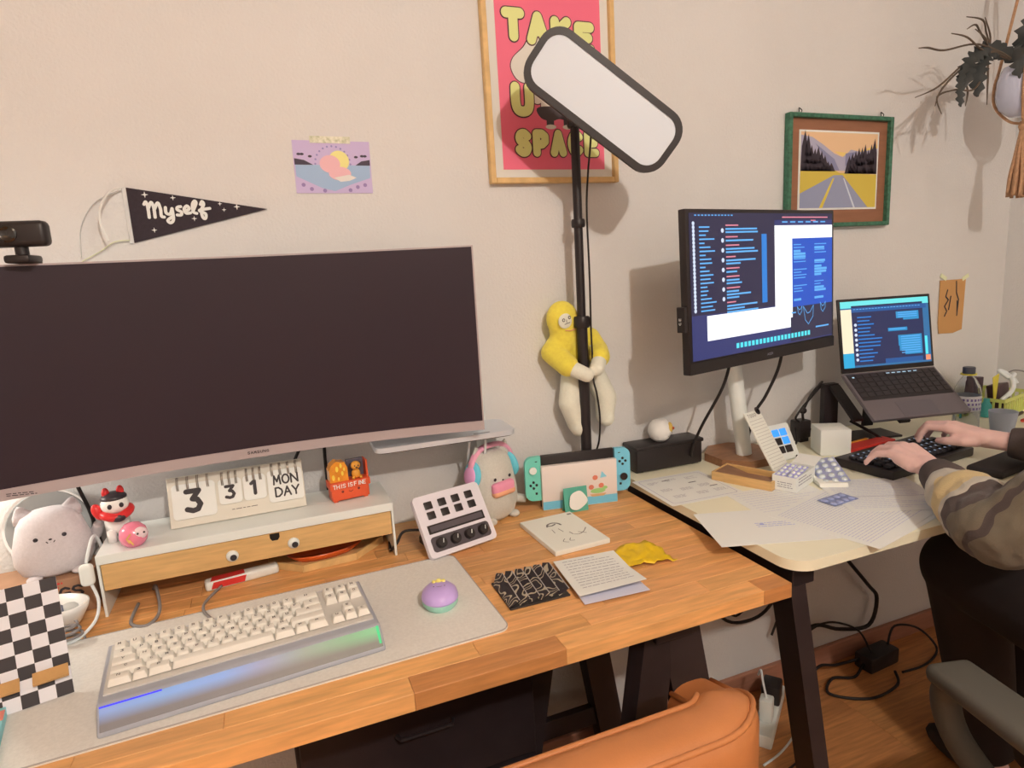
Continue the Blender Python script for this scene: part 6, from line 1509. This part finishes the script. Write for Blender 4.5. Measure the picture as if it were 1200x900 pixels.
for k, pts in enumerate(TD.values()):
    P = [Vector(p) - O for p in pts]; P = [p + Vector((0, -.02 * math.sin(i * 1.3 + k), 0)) * (i / len(P)) for i, p in enumerate(P)]
    MB().tube(P, [.0024] * (len(P) - 1) + [.0010], 6).build('stem', M_STEM, t, smooth=True)
t = thing('macrame_hanger', 'jute macrame hanger with long tassel holding the hanging plant pot', 'plant hanger', (1.95, -.20, 1.67))
M_JUTE = mat('jute_cord', ph(190, 138, 98), .9, var=.15, vscale=150, bump=.4, bscale=500)
for k in range(4):
    a = R(205 + 90 * k); c, s_ = math.cos(a), math.sin(a)
    MB().tube([(0, 0, .72), (.012 * c, .012 * s_, .40), (.056 * c, .056 * s_, .10), (.0705 * c, .0705 * s_, .02), (.066 * c, .066 * s_, -.03), (.034 * c, .034 * s_, -.072), (0, 0, -.085)], .0036, 8).build('cord', M_JUTE, t, smooth=True)
MB().lathe([(0, 0), (.010, .002), (.013, .012), (.010, .024), (0, .027)], 16).build('knot', M_JUTE, t, (0, 0, -.102), smooth=True)
MB().lathe([(0, .775), (.004, .775), (.004, .72), (0, .72)], 10).build('hook', M_BLACKMETAL, t)
rg = random.Random(12); tsl = MB()
for k in range(34):
    a = rg.uniform(0, 2 * math.pi); r_ = rg.uniform(.006, .030)
    tsl.tube([(.005 * math.cos(a), .005 * math.sin(a), -.10), (r_ * .55 * math.cos(a), r_ * .55 * math.sin(a), -.16), (r_ * .9 * math.cos(a + .1), r_ * .9 * math.sin(a + .1), -.22), (r_ * math.cos(a), r_ * math.sin(a), -.262 - rg.uniform(0, .014))], .0042, 6, sub=3)
tsl.build('tassel', M_JUTE, t, smooth=True, kind='stuff')

# ------------------------------------------------------------------ cables and power on the floor
t = thing('power_strip', 'pale power strip with plugs on the floor behind the white desk leg', 'power strip', (1.185, -.125, 0), R(38))
MB().box(.24, .05, .038, (0, 0, .019), bev=.005).build('strip_body', M_WHITEPL, t, smooth='auto')
MB().box(.036, .034, .065, (-.05, 0, .070), bev=.005).build('white_charger', M_WHITEPL, t, smooth='auto')
MB().box(.06, .05, .055, (.04, .0, .066), bev=.006).build('black_adapter', M_BLACKPL, t, smooth='auto')
MB().box(.05, .045, .07, (-.105, .05, .035), bev=.006).build('black_adapter', M_BLACKPL, t, smooth='auto')
MB().tube([(-.05, 0, .10), (-.045, .01, .14), (-.02, .02, .16), (.0, .03, .13)], .003).build('cable', M_WCABLE, t, smooth=True)
t = thing('power_brick', 'black power brick with looping cables on the floor under the white desk', 'adapter', (1.66, -.075, 0), R(4))
MB().box(.13, .06, .05, (0, 0, .025), bev=.006).build('brick_body', M_BLACKPL, t, smooth='auto')
MB().tube([(.05, .0, .05), (.11, .02, .085), (.20, -.0, .06), (.22, -.05, .01), (.12, -.08, .006), (.02, -.07, .006)], .0036).build('cable', M_CABLE, t, smooth=True)
MB().tube([(-.03, .0, .05), (-.06, .02, .12), (-.13, .04, .16), (-.2, .045, .175), (-.26, .045, .165)], .0032).build('cable', M_CABLE, t, smooth=True)
MB().tube([(-.065, .0, .02), (-.13, -.02, .012), (-.20, .0, .02), (-.25, -.03, .006), (-.17, -.10, .006), (-.05, -.10, .006), (.0, -.06, .01)], .0042).build('cable', M_CABLE, t, smooth=True)
MB().tube([(-.065, .015, .03), (-.15, .03, .03), (-.22, .03, .05), (-.27, .03, .02)], .0042).build('cable', M_CABLE, t, smooth=True)
for lab, pts, r_ in (('thick black cable looping down the wall below the white desk', [(1.40, -.04, .71), (1.455, -.03, .50), (1.542, -.03, .385), (1.66, -.03, .25), (1.705, -.03, .19), (1.675, -.03, .105), (1.55, -.03, .125), (1.45, -.03, .165), (1.36, -.03, .14)], .006),
        ('thin brown cable hanging just right of the white desk leg', [(1.26, -.03, .71), (1.30, -.03, .48), (1.335, -.03, .36), (1.31, -.03, .25), (1.28, -.03, .18)], .0035),
        ('black cable sagging under the right end of the wooden desk', [(.98, -.03, .71), (1.02, -.03, .45), (1.10, -.03, .285), (1.20, -.03, .250), (1.28, -.03, .285), (1.33, -.03, .40)], .0048),
        ('thin black cable sagging beside the thicker one under the wooden desk', [(1.06, -.015, .71), (1.10, -.015, .42), (1.15, -.015, .27), (1.22, -.015, .31), (1.28, -.015, .42)], .0032)):
    tag(MB().tube(pts, r_).build('cable', M_CABLE, smooth=True), lab, 'cable')
tag(MB().tube([(1.05, -.25, .0035), (1.12, -.235, .0035), (1.20, -.20, .0035), (1.27, -.14, .0035)], .003).build('cable', M_WCABLE, smooth=True), 'white cable lying on the floor before the power strip', 'cable')
tag(MB().tube([(1.0, -.30, .0035), (1.10, -.285, .0035), (1.20, -.26, .0035)], .003).build('cable', M_CABLE, smooth=True), 'black cable lying on the floor in front of the white cable', 'cable')
